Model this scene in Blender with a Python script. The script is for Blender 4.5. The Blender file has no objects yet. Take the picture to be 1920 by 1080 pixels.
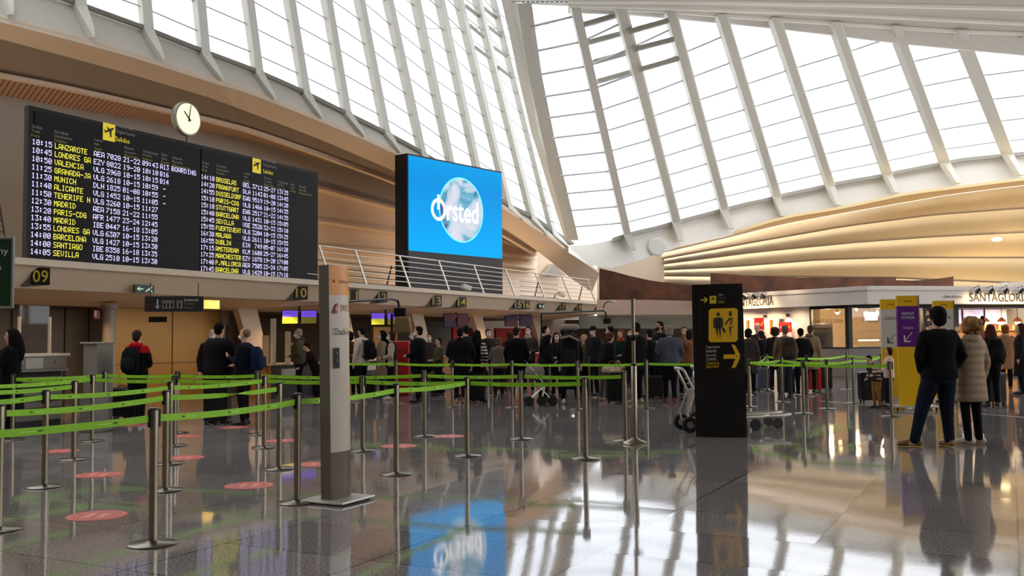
import bpy, math, random
from mathutils import Vector, Matrix
random.seed(7)
SC = bpy.context.scene
COL = SC.collection
V = Vector
# ------------------------------------------------------------------ camera
F = 1800.0
EYE = V((0, 0, 1.5))
PITCH = math.atan(93 / F); ROLL = math.radians(0.51)
_f = V((0, math.cos(PITCH), math.sin(PITCH))); _u0 = V((0, -math.sin(PITCH), math.cos(PITCH))); _r0 = V((1, 0, 0))
_r = _r0 * math.cos(ROLL) - _u0 * math.sin(ROLL); _u = _r0 * math.sin(ROLL) + _u0 * math.cos(ROLL)
cam = bpy.data.cameras.new('camera'); co = bpy.data.objects.new('camera', cam); COL.objects.link(co)
cam.sensor_width = 36; cam.lens = 36 * F / 1920; cam.clip_end = 500
m = Matrix((( _r.x, _u.x, -_f.x, EYE.x), (_r.y, _u.y, -_f.y, EYE.y), (_r.z, _u.z, -_f.z, EYE.z), (0, 0, 0, 1)))
co.matrix_world = m
SC.camera = co
# ------------------------------------------------------------------ light
SC.view_settings.view_transform = 'Standard'; SC.view_settings.look = 'None'
SC.view_settings.exposure = 0.0; SC.view_settings.gamma = 1.0; SC.view_settings.use_curve_mapping = False
SC.cycles.use_denoising = True
SC.cycles.max_bounces = 8; SC.cycles.diffuse_bounces = 5; SC.cycles.glossy_bounces = 4; SC.cycles.transparent_max_bounces = 12
SC.cycles.sample_clamp_indirect = 4.0
wd = bpy.data.worlds.new('overcast_sky'); SC.world = wd; wd.use_nodes = True
wn = wd.node_tree.nodes; wl = wd.node_tree.links
bg = wn['Background']; bg.inputs[1].default_value = 3.0
tc = wn.new('ShaderNodeTexCoord'); nz = wn.new('ShaderNodeTexNoise'); rp = wn.new('ShaderNodeValToRGB')
nz.inputs['Scale'].default_value = 2.2; nz.inputs['Detail'].default_value = 4
rp.color_ramp.elements[0].position = .3; rp.color_ramp.elements[0].color = (.80, .84, .92, 1)
rp.color_ramp.elements[1].position = .65; rp.color_ramp.elements[1].color = (.97, .98, 1.0, 1)
wl.new(tc.outputs['Generated'], nz.inputs['Vector']); wl.new(nz.outputs['Fac'], rp.inputs[0]); wl.new(rp.outputs[0], bg.inputs[0])

def lamp(kind, name, loc, power, color, size=0.3, size_y=None, look=None, spot=None, blend=.5):
    l = bpy.data.lights.new(name, kind); l.energy = power; l.color = color
    if kind == 'AREA':
        l.size = size
        if size_y: l.shape = 'RECTANGLE'; l.size_y = size_y
    else: l.shadow_soft_size = size
    if spot: l.spot_size = math.radians(spot); l.spot_blend = blend
    o = bpy.data.objects.new(name, l); COL.objects.link(o); o.location = loc
    if look is not None:
        o.rotation_euler = (V(look) - V(loc)).to_track_quat('-Z', 'Y').to_euler()
    return o

# pixel helpers (1920 x 1080 frame)
def ray(px, py): return _f + _r * ((px - 960) / F) + _u * ((540 - py) / F)
def hz(px): return 633 - (px - 960) * 0.0089
def G(px, py, z=0.0):
    d = ray(px, py); t = (z - EYE.z) / d.z; return EYE + d * t
def P(px, py, Y):
    d = ray(px, py); return EYE + d * (Y / d.y)
UA = math.radians(27.4)
U = V((math.sin(UA), math.cos(UA), 0)); N = V((math.cos(UA), -math.sin(UA), 0))
B0 = P(44.5, 487, 18.0); B0.z = 0
def onwall(px, py, d=0.0):
    r = ray(px, py); return EYE + r * ((B0 + N * d - EYE).dot(N) / r.dot(N))
def W(t, d, z): return B0 + U * t + N * d + V((0, 0, z))
def tof(px, py=600, d=0.0): return (onwall(px, py, d) - B0).dot(U)
def lin(pts, x):
    if x <= pts[0][0]:
        a, b = pts[0], pts[1]
    elif x >= pts[-1][0]:
        a, b = pts[-2], pts[-1]
    else:
        for a, b in zip(pts, pts[1:]):
            if a[0] <= x <= b[0]: break
    return a[1] + (b[1] - a[1]) * (x - a[0]) / (b[0] - a[0])

# ------------------------------------------------------------------ lamps of the building
WARM = (1.0, .62, .30); WARM2 = (1.0, .74, .46)
for k_, x_ in enumerate((-40, 75, 180, 300, 420, 540, 620, 700, 780, 860, 930, 1010, 1080)):   # downlights in the check-in soffit
    p_ = W(tof(x_, 590, -1.2), -1.2, 2.28); lamp('SPOT', 'check_in_downlight', p_, 75, WARM, .08, look=p_ - V((0, 0, 1)), spot=130, blend=.9)
    p_ = W(tof(x_, 590, -4.6), -4.6, 2.2); lamp('SPOT', 'back_office_downlight', p_, 30, WARM, .08, look=p_ - V((0, 0, 1)), spot=130, blend=.9)
for k_, t_ in enumerate((-5, 1, 6, 11, 16, 21, 25, 28)):   # uplights on the gallery, washing the panelling
    p_ = W(t_, -3.6, 3.2); lamp('AREA', 'gallery_uplight', p_, (10, 13, 18, 26, 34, 40, 38, 30)[k_], WARM2, 1.6, .3, look=p_ + V((0, 0, 1)) - N * .35)
for x_, Y_l in ((1330, 46), (1500, 46.5), (1680, 46.5), (1860, 45), (2050, 44)):   # uplights above the bakery roofs
    p_ = P(x_, 545, Y_l); l_ = lamp('AREA', 'roof_uplight', p_, {1330: 16, 1500: 26, 1680: 38}.get(x_, 50), (1, .70, .38), 3, .5, look=p_ + V((0, 1.9, 1))); l_.data.spread = math.radians(80)

# ------------------------------------------------------------------ materials
def s2l(c): return tuple((v / 255 / 12.92 if v / 255 <= .04045 else ((v / 255 + .055) / 1.055) ** 2.4) for v in c)
MATS = {}
def mat(name, rgb=(200, 200, 200), rough=.6, metal=0.0, emis=0.0, noise=0.0, nscale=8.0, bump=0.0, spec=.5, sheen=0, alpha=1, ecol=None):
    if name in MATS: return MATS[name]
    m = bpy.data.materials.new(name); m.use_nodes = True; MATS[name] = m
    nt = m.node_tree; b = nt.nodes['Principled BSDF']; c = s2l(rgb)
    b.inputs['Base Color'].default_value = (*c, 1); b.inputs['Roughness'].default_value = rough; b.inputs['Metallic'].default_value = metal
    b.inputs['Specular IOR Level'].default_value = spec
    if alpha < 1: b.inputs['Alpha'].default_value = alpha
    if emis:
        b.inputs['Emission Color'].default_value = (*(s2l(ecol) if ecol else c), 1); b.inputs['Emission Strength'].default_value = emis
    if noise or bump:
        t = nt.nodes.new('ShaderNodeTexCoord'); n = nt.nodes.new('ShaderNodeTexNoise'); n.inputs['Scale'].default_value = nscale; n.inputs['Detail'].default_value = 5
        nt.links.new(t.outputs['Object'], n.inputs['Vector'])
        if noise:
            r = nt.nodes.new('ShaderNodeValToRGB')
            r.color_ramp.elements[0].position = .3; r.color_ramp.elements[1].position = .7
            r.color_ramp.elements[0].color = (*[v * (1 - noise) for v in c], 1); r.color_ramp.elements[1].color = (*[min(1, v * (1 + noise)) for v in c], 1)
            nt.links.new(n.outputs['Fac'], r.inputs[0]); nt.links.new(r.outputs[0], b.inputs['Base Color'])
        if bump:
            bp = nt.nodes.new('ShaderNodeBump'); bp.inputs['Strength'].default_value = bump; bp.inputs['Distance'].default_value = .02
            nt.links.new(n.outputs['Fac'], bp.inputs['Height']); nt.links.new(bp.outputs[0], b.inputs['Normal'])
    return m
def cloth(rgb): return mat('cloth_%d_%d_%d' % tuple(rgb), rgb, .9, noise=.18, nscale=14, bump=.25, spec=.15)

def floor_material():
    m = bpy.data.materials.new('polished_granite'); m.use_nodes = True; nt = m.node_tree; L = nt.links.new; b = nt.nodes['Principled BSDF']
    def nn(k): return nt.nodes.new(k)
    geo = nn('ShaderNodeNewGeometry'); mp = nn('ShaderNodeMapping'); mp.vector_type = 'TEXTURE'
    mp.inputs['Rotation'].default_value = (0, 0, -UA + math.radians(0)); L(geo.outputs['Position'], mp.inputs['Vector'])
    sc = nn('ShaderNodeVectorMath'); sc.operation = 'MULTIPLY'; sc.inputs[1].default_value = (1 / 1.3, 1 / .9, 0); L(mp.outputs[0], sc.inputs[0])
    fl = nn('ShaderNodeVectorMath'); fl.operation = 'FLOOR'; L(sc.outputs[0], fl.inputs[0])
    fr = nn('ShaderNodeVectorMath'); fr.operation = 'FRACTION'; L(sc.outputs[0], fr.inputs[0])
    wh = nn('ShaderNodeTexWhiteNoise'); wh.noise_dimensions = '3D'; L(fl.outputs[0], wh.inputs['Vector'])
    sp = nn('ShaderNodeSeparateXYZ'); L(fr.outputs[0], sp.inputs[0])
    def edge(out, w):
        a = nn('ShaderNodeMath'); a.operation = 'SUBTRACT'; L(out, a.inputs[0]); a.inputs[1].default_value = .5
        c = nn('ShaderNodeMath'); c.operation = 'ABSOLUTE'; L(a.outputs[0], c.inputs[0])
        d = nn('ShaderNodeMath'); d.operation = 'GREATER_THAN'; L(c.outputs[0], d.inputs[0]); d.inputs[1].default_value = .5 - w
        return d.outputs[0]
    mx = nn('ShaderNodeMath'); mx.operation = 'MAXIMUM'; L(edge(sp.outputs[0], .005), mx.inputs[0]); L(edge(sp.outputs[1], .006), mx.inputs[1])
    n1 = nn('ShaderNodeTexNoise'); n1.inputs['Scale'].default_value = 55; n1.inputs['Detail'].default_value = 6; n1.inputs['Roughness'].default_value = .8; L(geo.outputs['Position'], n1.inputs['Vector'])
    r1 = nn('ShaderNodeValToRGB'); L(n1.outputs['Fac'], r1.inputs[0])
    r1.color_ramp.elements[0].position = .38; r1.color_ramp.elements[0].color = (*s2l((88, 82, 80)), 1)
    r1.color_ramp.elements[1].position = .62; r1.color_ramp.elements[1].color = (*s2l((176, 168, 164)), 1)
    n2 = nn('ShaderNodeTexNoise'); n2.inputs['Scale'].default_value = 1.2; L(geo.outputs['Position'], n2.inputs['Vector'])
    hsv = nn('ShaderNodeHueSaturation'); L(r1.outputs[0], hsv.inputs['Color'])
    mr = nn('ShaderNodeMapRange'); L(wh.outputs['Value'], mr.inputs[0]); mr.inputs[3].default_value = .85; mr.inputs[4].default_value = 1.12
    L(mr.outputs[0], hsv.inputs['Value'])
    mix = nn('ShaderNodeMixRGB'); L(mx.outputs[0], mix.inputs[0]); L(hsv.outputs[0], mix.inputs[1]); mix.inputs[2].default_value = (.02, .018, .016, 1)
    L(mix.outputs[0], b.inputs['Base Color'])
    rr = nn('ShaderNodeMapRange'); L(n2.outputs['Fac'], rr.inputs[0]); rr.inputs[3].default_value = .03; rr.inputs[4].default_value = .08
    L(rr.outputs[0], b.inputs['Roughness'])
    b.inputs['IOR'].default_value = 2.1; b.inputs['Specular IOR Level'].default_value = .5
    # each slab lies a hair out of level
    ad = nn('ShaderNodeVectorMath'); ad.operation = 'SUBTRACT'; L(wh.outputs['Color'], ad.inputs[0]); ad.inputs[1].default_value = (.5, .5, .5)
    sl = nn('ShaderNodeVectorMath'); sl.operation = 'MULTIPLY'; L(ad.outputs[0], sl.inputs[0]); sl.inputs[1].default_value = (.006, .006, 0)
    n3 = nn('ShaderNodeTexNoise'); n3.inputs['Scale'].default_value = 2.5; L(geo.outputs['Position'], n3.inputs['Vector'])
    bp = nn('ShaderNodeBump'); bp.inputs['Strength'].default_value = .015; bp.inputs['Distance'].default_value = .02; L(n3.outputs['Fac'], bp.inputs['Height'])
    a2 = nn('ShaderNodeVectorMath'); a2.operation = 'ADD'; L(bp.outputs[0], a2.inputs[0]); L(sl.outputs[0], a2.inputs[1])
    nm = nn('ShaderNodeVectorMath'); nm.operation = 'NORMALIZE'; L(a2.outputs[0], nm.inputs[0]); L(nm.outputs[0], b.inputs['Normal'])
    return m

def slat_material(name, c1, c2, scale, axis):
    m = bpy.data.materials.new(name); m.use_nodes = True; nt = m.node_tree; L = nt.links.new; b = nt.nodes['Principled BSDF']
    g = nt.nodes.new('ShaderNodeNewGeometry'); d = nt.nodes.new('ShaderNodeVectorMath'); d.operation = 'DOT_PRODUCT'; L(g.outputs['Position'], d.inputs[0]); d.inputs[1].default_value = axis
    mu = nt.nodes.new('ShaderNodeMath'); mu.operation = 'MULTIPLY'; L(d.outputs['Value'], mu.inputs[0]); mu.inputs[1].default_value = scale
    fr = nt.nodes.new('ShaderNodeMath'); fr.operation = 'FRACT'; L(mu.outputs[0], fr.inputs[0])
    r = nt.nodes.new('ShaderNodeValToRGB'); L(fr.outputs[0], r.inputs[0]); r.color_ramp.interpolation = 'CONSTANT'
    r.color_ramp.elements[0].color = (*s2l(c2), 1); r.color_ramp.elements[1].position = .22; r.color_ramp.elements[1].color = (*s2l(c1), 1)
    L(r.outputs[0], b.inputs['Base Color']); b.inputs['Roughness'].default_value = .6
    return m

def glass_material(name='clear_glass', tint=(.97, .99, .98), gloss=.06):
    if name in MATS: return MATS[name]
    m = bpy.data.materials.new(name); m.use_nodes = True; nt = m.node_tree; nt.nodes.clear(); MATS[name] = m
    o = nt.nodes.new('ShaderNodeOutputMaterial'); t = nt.nodes.new('ShaderNodeBsdfTransparent'); g = nt.nodes.new('ShaderNodeBsdfGlossy'); x = nt.nodes.new('ShaderNodeMixShader')
    t.inputs[0].default_value = (*tint, 1); g.inputs['Roughness'].default_value = .03; x.inputs[0].default_value = gloss
    nt.links.new(t.outputs[0], x.inputs[1]); nt.links.new(g.outputs[0], x.inputs[2]); nt.links.new(x.outputs[0], o.inputs[0])
    return m

M_WHITE = mat('white_paint', (214, 210, 202), .55)
M_CREAM = mat('cream_paint', (215, 198, 175), .6, noise=.04, nscale=1.5)
M_PEACH = mat('warm_cream_panel', (216, 190, 162), .6)
M_GREYW = mat('grey_plaster', (150, 139, 126), .7, noise=.04, nscale=1)
M_STEEL = mat('brushed_steel', (206, 198, 184), .38, .9)
M_POST = mat('post_steel', (158, 146, 126), .3, .95)
M_DSTEEL = mat('dark_steel', (88, 84, 80), .35, .8)
M_BLACK = mat('black_plastic', (10, 10, 11), .5, spec=.25)
M_BLACKM = mat('black_satin_metal', (26, 24, 24), .35, .3)
M_RUBBER = mat('rubber', (24, 24, 24), .8)
M_GREEN = mat('green_belt_webbing', (150, 214, 32), .6, noise=.06, nscale=30)
M_GREEND = mat('belt_print_dark', (60, 110, 20), .7)
M_BELTW = mat('belt_print_pale', (205, 240, 130), .7)
M_DARKSCREEN = mat('led_panel_black', (8, 7, 9), .55, spec=.2)
M_ROWLINE = mat('led_panel_seam', (3, 3, 4), .8)
M_LEDW = mat('led_white', (215, 205, 255), .5, emis=1.5)
M_LEDY = mat('led_yellow', (250, 240, 70), .5, emis=1.15)
M_SIGNW = mat('sign_print_white', (215, 210, 200), .6)
M_SIGNY = mat('sign_yellow', (245, 190, 20), .5)
M_SIGNYG = mat('sign_lemon', (225, 205, 50), .5)
M_SKIN = [mat('skin_light', (214, 164, 136), .55), mat('skin_tan', (188, 134, 104), .55), mat('skin_brown', (140, 92, 66), .55)]

# ------------------------------------------------------------------ mesh building
class MB:
    def __init__(s): s.v = []; s.f = []; s.mi = []; s.k = 0
    def add(s, vs, fs):
        b = len(s.v); s.v += [V(p) for p in vs]; s.f += [[b + i for i in f] for f in fs]; s.mi += [s.k] * len(fs); return s
    def m(s, k): s.k = k; return s
    def box(s, c, size, rot=None):
        c = V(c); h = V(size) / 2; R = rot or Matrix.Identity(3)
        pts = [c + R @ V((x * h.x, y * h.y, z * h.z)) for x in (-1, 1) for y in (-1, 1) for z in (-1, 1)]
        return s.add(pts, [(0, 1, 3, 2), (4, 6, 7, 5), (0, 4, 5, 1), (2, 3, 7, 6), (0, 2, 6, 4), (1, 5, 7, 3)])
    def hexa(s, p):  # 8 points: bottom 4 ccw, top 4 ccw
        return s.add(p, [(3, 2, 1, 0), (4, 5, 6, 7), (0, 1, 5, 4), (1, 2, 6, 5), (2, 3, 7, 6), (3, 0, 4, 7)])
    def slab(s, poly, off):
        n = len(poly); off = V(off); a = [V(p) for p in poly]; b = [p + off for p in a]
        return s.add(a + b, [list(range(n)), [n + i for i in reversed(range(n))]] + [[i, n + i, n + (i + 1) % n, (i + 1) % n] for i in range(n)])
    def strip(s, A, B, off):
        """solid band between polylines A and B, thickened by off"""
        n = len(A); off = V(off); a = [V(p) for p in A]; b = [V(p) for p in B]; vs = a + b + [p + off for p in a] + [p + off for p in b]; fs = []
        for i in range(n - 1):
            fs += [(i, i + 1, n + i + 1, n + i), (2 * n + i, 3 * n + i, 3 * n + i + 1, 2 * n + i + 1), (i, 2 * n + i, 2 * n + i + 1, i + 1), (n + i, n + i + 1, 3 * n + i + 1, 3 * n + i)]
        fs += [(0, n, 3 * n, 2 * n), (n - 1, 3 * n - 1, 4 * n - 1, 2 * n - 1)]
        return s.add(vs, fs)
    def rings(s, R, cap=True, close=True):
        n = len(R[0]); vs = [p for r in R for p in r]; fs = []
        for i in range(len(R) - 1):
            for j in range(n):
                k = (j + 1) % n
                fs.append((i * n + j, i * n + k, (i + 1) * n + k, (i + 1) * n + j))
        if cap: fs += [list(reversed(range(n))), [(len(R) - 1) * n + j for j in range(n)]]
        return s.add(vs, fs)
    def tube(s, pts, r, seg=10, flat=1.0, upv=None):
        pts = [V(p) for p in pts]; n = len(pts); rr = r if isinstance(r, (list, tuple)) else [r] * n; R = []
        prev = None
        for i, p in enumerate(pts):
            d = (pts[min(i + 1, n - 1)] - pts[max(i - 1, 0)]).normalized()
            if prev is None:
                a = V(upv) if upv else (V((0, 0, 1)) if abs(d.z) < .9 else V((1, 0, 0)))
                x = d.cross(a).normalized()
            else:
                x = (prev - d * prev.dot(d)).normalized()
            prev = x; y = d.cross(x)
            R.append([p + x * math.cos(2 * math.pi * j / seg) * rr[i] + y * math.sin(2 * math.pi * j / seg) * rr[i] * flat for j in range(seg)])
        return s.rings(R)
    def limb(s, pts, r, seg=10):
        """tube with rounded ends"""
        pts = [V(p) for p in pts]; a = (pts[0] - pts[1]).normalized(); b = (pts[-1] - pts[-2]).normalized(); r = list(r)
        P2 = [pts[0] + a * r[0] * .9, pts[0] + a * r[0] * .55] + pts + [pts[-1] + b * r[-1] * .55, pts[-1] + b * r[-1] * .9]
        R2 = [r[0] * .4, r[0] * .82] + r + [r[-1] * .82, r[-1] * .4]
        return s.tube(P2, R2, seg)
    def vloft(s, rows, seg=16, pw=1.0):
        R = []
        for z, cx, cy, rx, ry in rows:
            R.append([V((cx + rx * math.copysign(abs(math.cos(t)) ** pw, math.cos(t)), cy + ry * math.copysign(abs(math.sin(t)) ** pw, math.sin(t)), z)) for t in [2 * math.pi * j / seg for j in range(seg)]])
        return s.rings(R)
    def ball(s, c, r, seg=14, rg=9, R=None):
        c = V(c); r = V(r) if not isinstance(r, (int, float)) else V((r, r, r)); rows = []
        for i in range(1, rg):
            a = math.pi * i / rg
            rows.append([(R or Matrix.Identity(3)) @ V((r.x * math.sin(a) * math.cos(2 * math.pi * j / seg), r.y * math.sin(a) * math.sin(2 * math.pi * j / seg), -r.z * math.cos(a))) + c for j in range(seg)])
        return s.rings(rows)
    def lathe(s, prof, c=(0, 0, 0), seg=24, axis=None):
        c = V(c); Rm = axis.to_track_quat('Z', 'Y').to_matrix() if axis is not None else Matrix.Identity(3)
        return s.rings([[c + Rm @ V((r * math.cos(2 * math.pi * j / seg), r * math.sin(2 * math.pi * j / seg), z)) for j in range(seg)] for r, z in prof])
    def tf(s, M):
        s.v = [M @ p for p in s.v]; return s
    def build(s, name, mats, parent=None, smooth=False, world=False, bevel=0.0, label=None):
        me = bpy.data.meshes.new(name); me.from_pydata([tuple(p) for p in s.v], [], s.f)
        mats = mats if isinstance(mats, (list, tuple)) else [mats]
        for x in mats: me.materials.append(x)
        me.polygons.foreach_set('material_index', [min(i, len(mats) - 1) for i in s.mi])
        if smooth: me.polygons.foreach_set('use_smooth', [True] * len(me.polygons))
        me.update()
        if smooth: me.set_sharp_from_angle(angle=math.radians(42))
        o = bpy.data.objects.new(name, me); COL.objects.link(o)
        if parent is not None:
            o.parent = parent
            if world: o.matrix_parent_inverse = wmat(parent).inverted()
        if bevel:
            bv = o.modifiers.new('bevel', 'BEVEL'); bv.width = bevel; bv.segments = 2; bv.limit_method = 'ANGLE'
        if label: o['label'] = label
        return o
def wmat(o):
    M = o.matrix_basis.copy()
    while o.parent is not None:
        M = o.parent.matrix_basis @ o.matrix_parent_inverse @ M if False else o.parent.matrix_basis @ M
        o = o.parent
    return M
def thing(name, label, cat, loc=(0, 0, 0), rot=0.0, group=None, tilt=None):
    o = bpy.data.objects.new(name, None); COL.objects.link(o); o.empty_display_size = .1
    o.location = loc; o.rotation_euler = (tilt[0] if tilt else 0, tilt[1] if tilt else 0, rot)
    o['label'] = label; o['category'] = cat
    if group: o['group'] = group
    return o
def tag(o, label, cat, group=None):
    o['label'] = label; o['category'] = cat
    if group: o['group'] = group
    return o
def struct(o): o['kind'] = 'structure'; return o
def Rz(a): return Matrix.Rotation(a, 3, 'Z')

def text_mesh(name, body, height, mats, parent, org, right, up, width=None, depth=.004, align='CENTER', world=True, bold=0.0, label=None):
    """lettering whose cap height is about `height`, centred on org, reading along `right`"""
    cu = bpy.data.curves.new(name, 'FONT'); cu.body = body; cu.size = 1.0; cu.align_x = align; cu.align_y = 'CENTER'; cu.extrude = 0; cu.offset = bold
    cu.resolution_u = 2
    t = bpy.data.objects.new(name, cu); COL.objects.link(t)
    dg = bpy.context.evaluated_depsgraph_get(); dg.update()
    me = bpy.data.meshes.new_from_object(t.evaluated_get(dg)); bpy.data.objects.remove(t); bpy.data.curves.remove(cu)
    if not len(me.vertices): return None
    xs = [v.co.x for v in me.vertices]; ys = [v.co.y for v in me.vertices]
    nl = body.count('\n') + 1
    hgt = (max(ys) - min(ys)); sy = height / hgt if nl == 1 else height / hgt
    sx = width / (max(xs) - min(xs)) if width else sy
    cx = (max(xs) + min(xs)) / 2 if align == 'CENTER' else min(xs); cy = (max(ys) + min(ys)) / 2
    right = V(right).normalized(); up = V(up).normalized(); nrm = right.cross(up); org = V(org)
    for v in me.vertices: v.co = org + right * ((v.co.x - cx) * sx) + up * ((v.co.y - cy) * sy) + nrm * depth
    me.materials.clear(); me.materials.append(mats)
    o = bpy.data.objects.new(name, me); COL.objects.link(o)
    if parent is not None:
        o.parent = parent
        if world: o.matrix_parent_inverse = wmat(parent).inverted()
    if label: o['label'] = label
    return o
# ================================================================== THE BUILDING
fl = MB(); fl.slab([(-45, -14, 0), (45, -14, 0), (45, 75, 0), (-45, 75, 0)], (0, 0, -.2)); struct(fl.build('floor', floor_material()))

def ow(x, y, d): return onwall(x, y, d - 1.5)
# lower and upper lines of the left arch and of the panelling over the gallery, all on planes parallel to the check-in front
C0 = [(-200, -92), (0, -42), (131, 3), (261, 50), (372, 94), (472, 131), (557, 168), (639, 209), (711, 244), (776, 279), (850, 325), (905, 356), (955, 387), (998, 407), (1038, 436), (1072, 458)]
C1 = [(-200, -10), (0, 41), (120, 72), (241, 105), (400, 156), (470, 176), (590, 224), (687, 264), (742, 289), (850, 335), (943, 392), (989, 420), (1033, 448), (1089, 489), (1124, 512)]
C2 = [(-200, 25), (0, 73), (120, 105), (241, 138), (400, 185), (470, 212), (590, 257), (740, 321), (850, 372), (943, 427), (989, 457), (1035, 492), (1080, 530), (1110, 548)]
C3 = [(-200, 90), (0, 136), (120, 159), (241, 186), (325, 206), (376, 216), (470, 240), (590, 281), (740, 335), (850, 384), (943, 433), (1007, 472)]
C4 = [(-200, 140), (0, 178), (120, 201), (241, 221), (322, 235), (374, 244), (470, 262), (590, 297), (687, 325), (749, 342), (850, 390), (943, 440), (1007, 476)]
def wl(pts, d, xs, dy=0): return [ow(x, lin(pts, x) + dy, d) for x in xs]
xs0 = [-190 + i * 42 for i in range(31)]          # -190 .. 1070
XA = [x for x in xs0 if x <= 1072]
def resamp(pts, d, n, dy=0, x1=None):
    x0 = -190; x1 = x1 or pts[-1][0]
    return [ow(x0 + (x1 - x0) * i / (n - 1), lin(pts, x0 + (x1 - x0) * i / (n - 1)) + dy, d) for i in range(n)]
NN = 34
b = MB(); b.strip(resamp(C0, -1.15, NN), resamp(C1, -.7, NN), -N * .25 + V((0, 0, .1)))
struct(b.build('trim_1', mat('arch_grey_white', (196, 190, 178), .6), smooth=False))
b = MB(); b.strip(resamp(C0, -1.05, NN, -3), resamp(C0, -1.1, NN, 4), N * .12)
struct(b.build('trim_2', mat('window_frame_grey', (150, 146, 136), .5)))
b = MB(); b.strip(resamp(C1, -.72, NN), resamp(C2, -1.7, NN), V((0, 0, .12)))
struct(b.build('ceiling_gallery', M_PEACH))
b = MB(); b.strip(resamp(C2, -1.7, NN, x1=1007), resamp(C3, -2.75, NN), -N * .1 + V((0, 0, .1)))
struct(b.build('trim_3', mat('taupe_panel_and_lip_shade', (132, 112, 92), .7)))
b = MB(); b.strip(resamp(C3, -2.62, NN), resamp(C3, -2.6, NN, 7), -N * .2)
struct(b.build('trim_4', M_PEACH))
sl_mat = slat_material('slatted_soffit', (176, 132, 98), (84, 56, 38), 7.6, tuple(U * .89 + N * .46))
b = MB(); b.strip(resamp(C3, -2.75, NN, 7), resamp(C4, -4.3, NN), V((0, 0, .1)))
struct(b.build('ceiling_slats', sl_mat))
# stepped cladding of the gallery's back wall
L1 = [(-200, 300), (400, 300), (595, 348), (742, 388), (943, 446), (1007, 472)]
L2 = [(-200, 378), (400, 378), (595, 410), (742, 432), (943, 474), (1003, 483)]
L3 = [(-200, 445), (400, 445), (595, 459), (742, 471), (943, 492), (998, 500)]
L4 = [(-200, 500), (400, 520), (595, 532), (742, 540), (1003, 556)]
xw = [540 + (1007 - 540) * i / 16 for i in range(17)]
def wx(pts, d, xs, dy=0): return [ow(x, lin(pts, x) + dy, d) for x in xs]
xl = [-190 + i * 60.8333 for i in range(13)]
b = MB(); b.strip([ow(x, lin(C4, x) - 2, -4.3) for x in xl], [ow(x, lin(L4, x) + 60, -4.3) for x in xl], -N * .1)
struct(b.build('wall_gallery_left', M_GREYW))
b = MB(); b.strip([ow(x, lin(C3, x) - 25, -5.2) for x in xw], [ow(x, lin(L4, x) + 30, -5.2) for x in xw], -N * .1); struct(b.build('wall_gallery_leak_backing', M_GREYW))  # hidden backing, added to block a light leak behind the cladding
k = 5
b = MB(); b.strip([ow(x, lin(C4, x) - 2, -4.3) for x in xw], [ow(x, lin(L1, x), -4.3) for x in xw], -N * .1); struct(b.build('wall_gallery_upper', M_GREYW))
b = MB(); b.strip(wx(L1, -4.16, xw, -1), wx(L1, -4.10, xw, 4), -N * .7); struct(b.build('trim_9', M_PEACH))
for A_, B_ in ((L1, L2), (L2, L3), (L3, L4)):
    b = MB(); b.strip(wx(A_, -4.75, xw, 3), wx(B_, -4.2, xw, 0), -N * .08); struct(b.build('wall_gallery_%d' % k, M_PEACH))
    b = MB(); b.strip(wx(B_, -4.16, xw, -1), wx(B_, -4.10, xw, 4), -N * .7); struct(b.build('trim_%d' % k, M_PEACH)); k += 1
# warm end wall of the gallery under the foot of the arch
b = MB(); b.slab([ow(925, 415, -5.0), ow(990, 440, -5.0), ow(1060, 485, -5.0), ow(1126, 522, -5.0), ow(1130, 570, -5.0), ow(925, 570, -5.0)], -N * .1)
struct(b.build('wall_gallery_end', M_PEACH))
b = MB(); b.slab([ow(1030, 495, -4.9), ow(1052, 517, -4.9), ow(1012, 517, -4.9)], N * .3)
struct(b.build('trim_10', M_GREYW))

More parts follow.
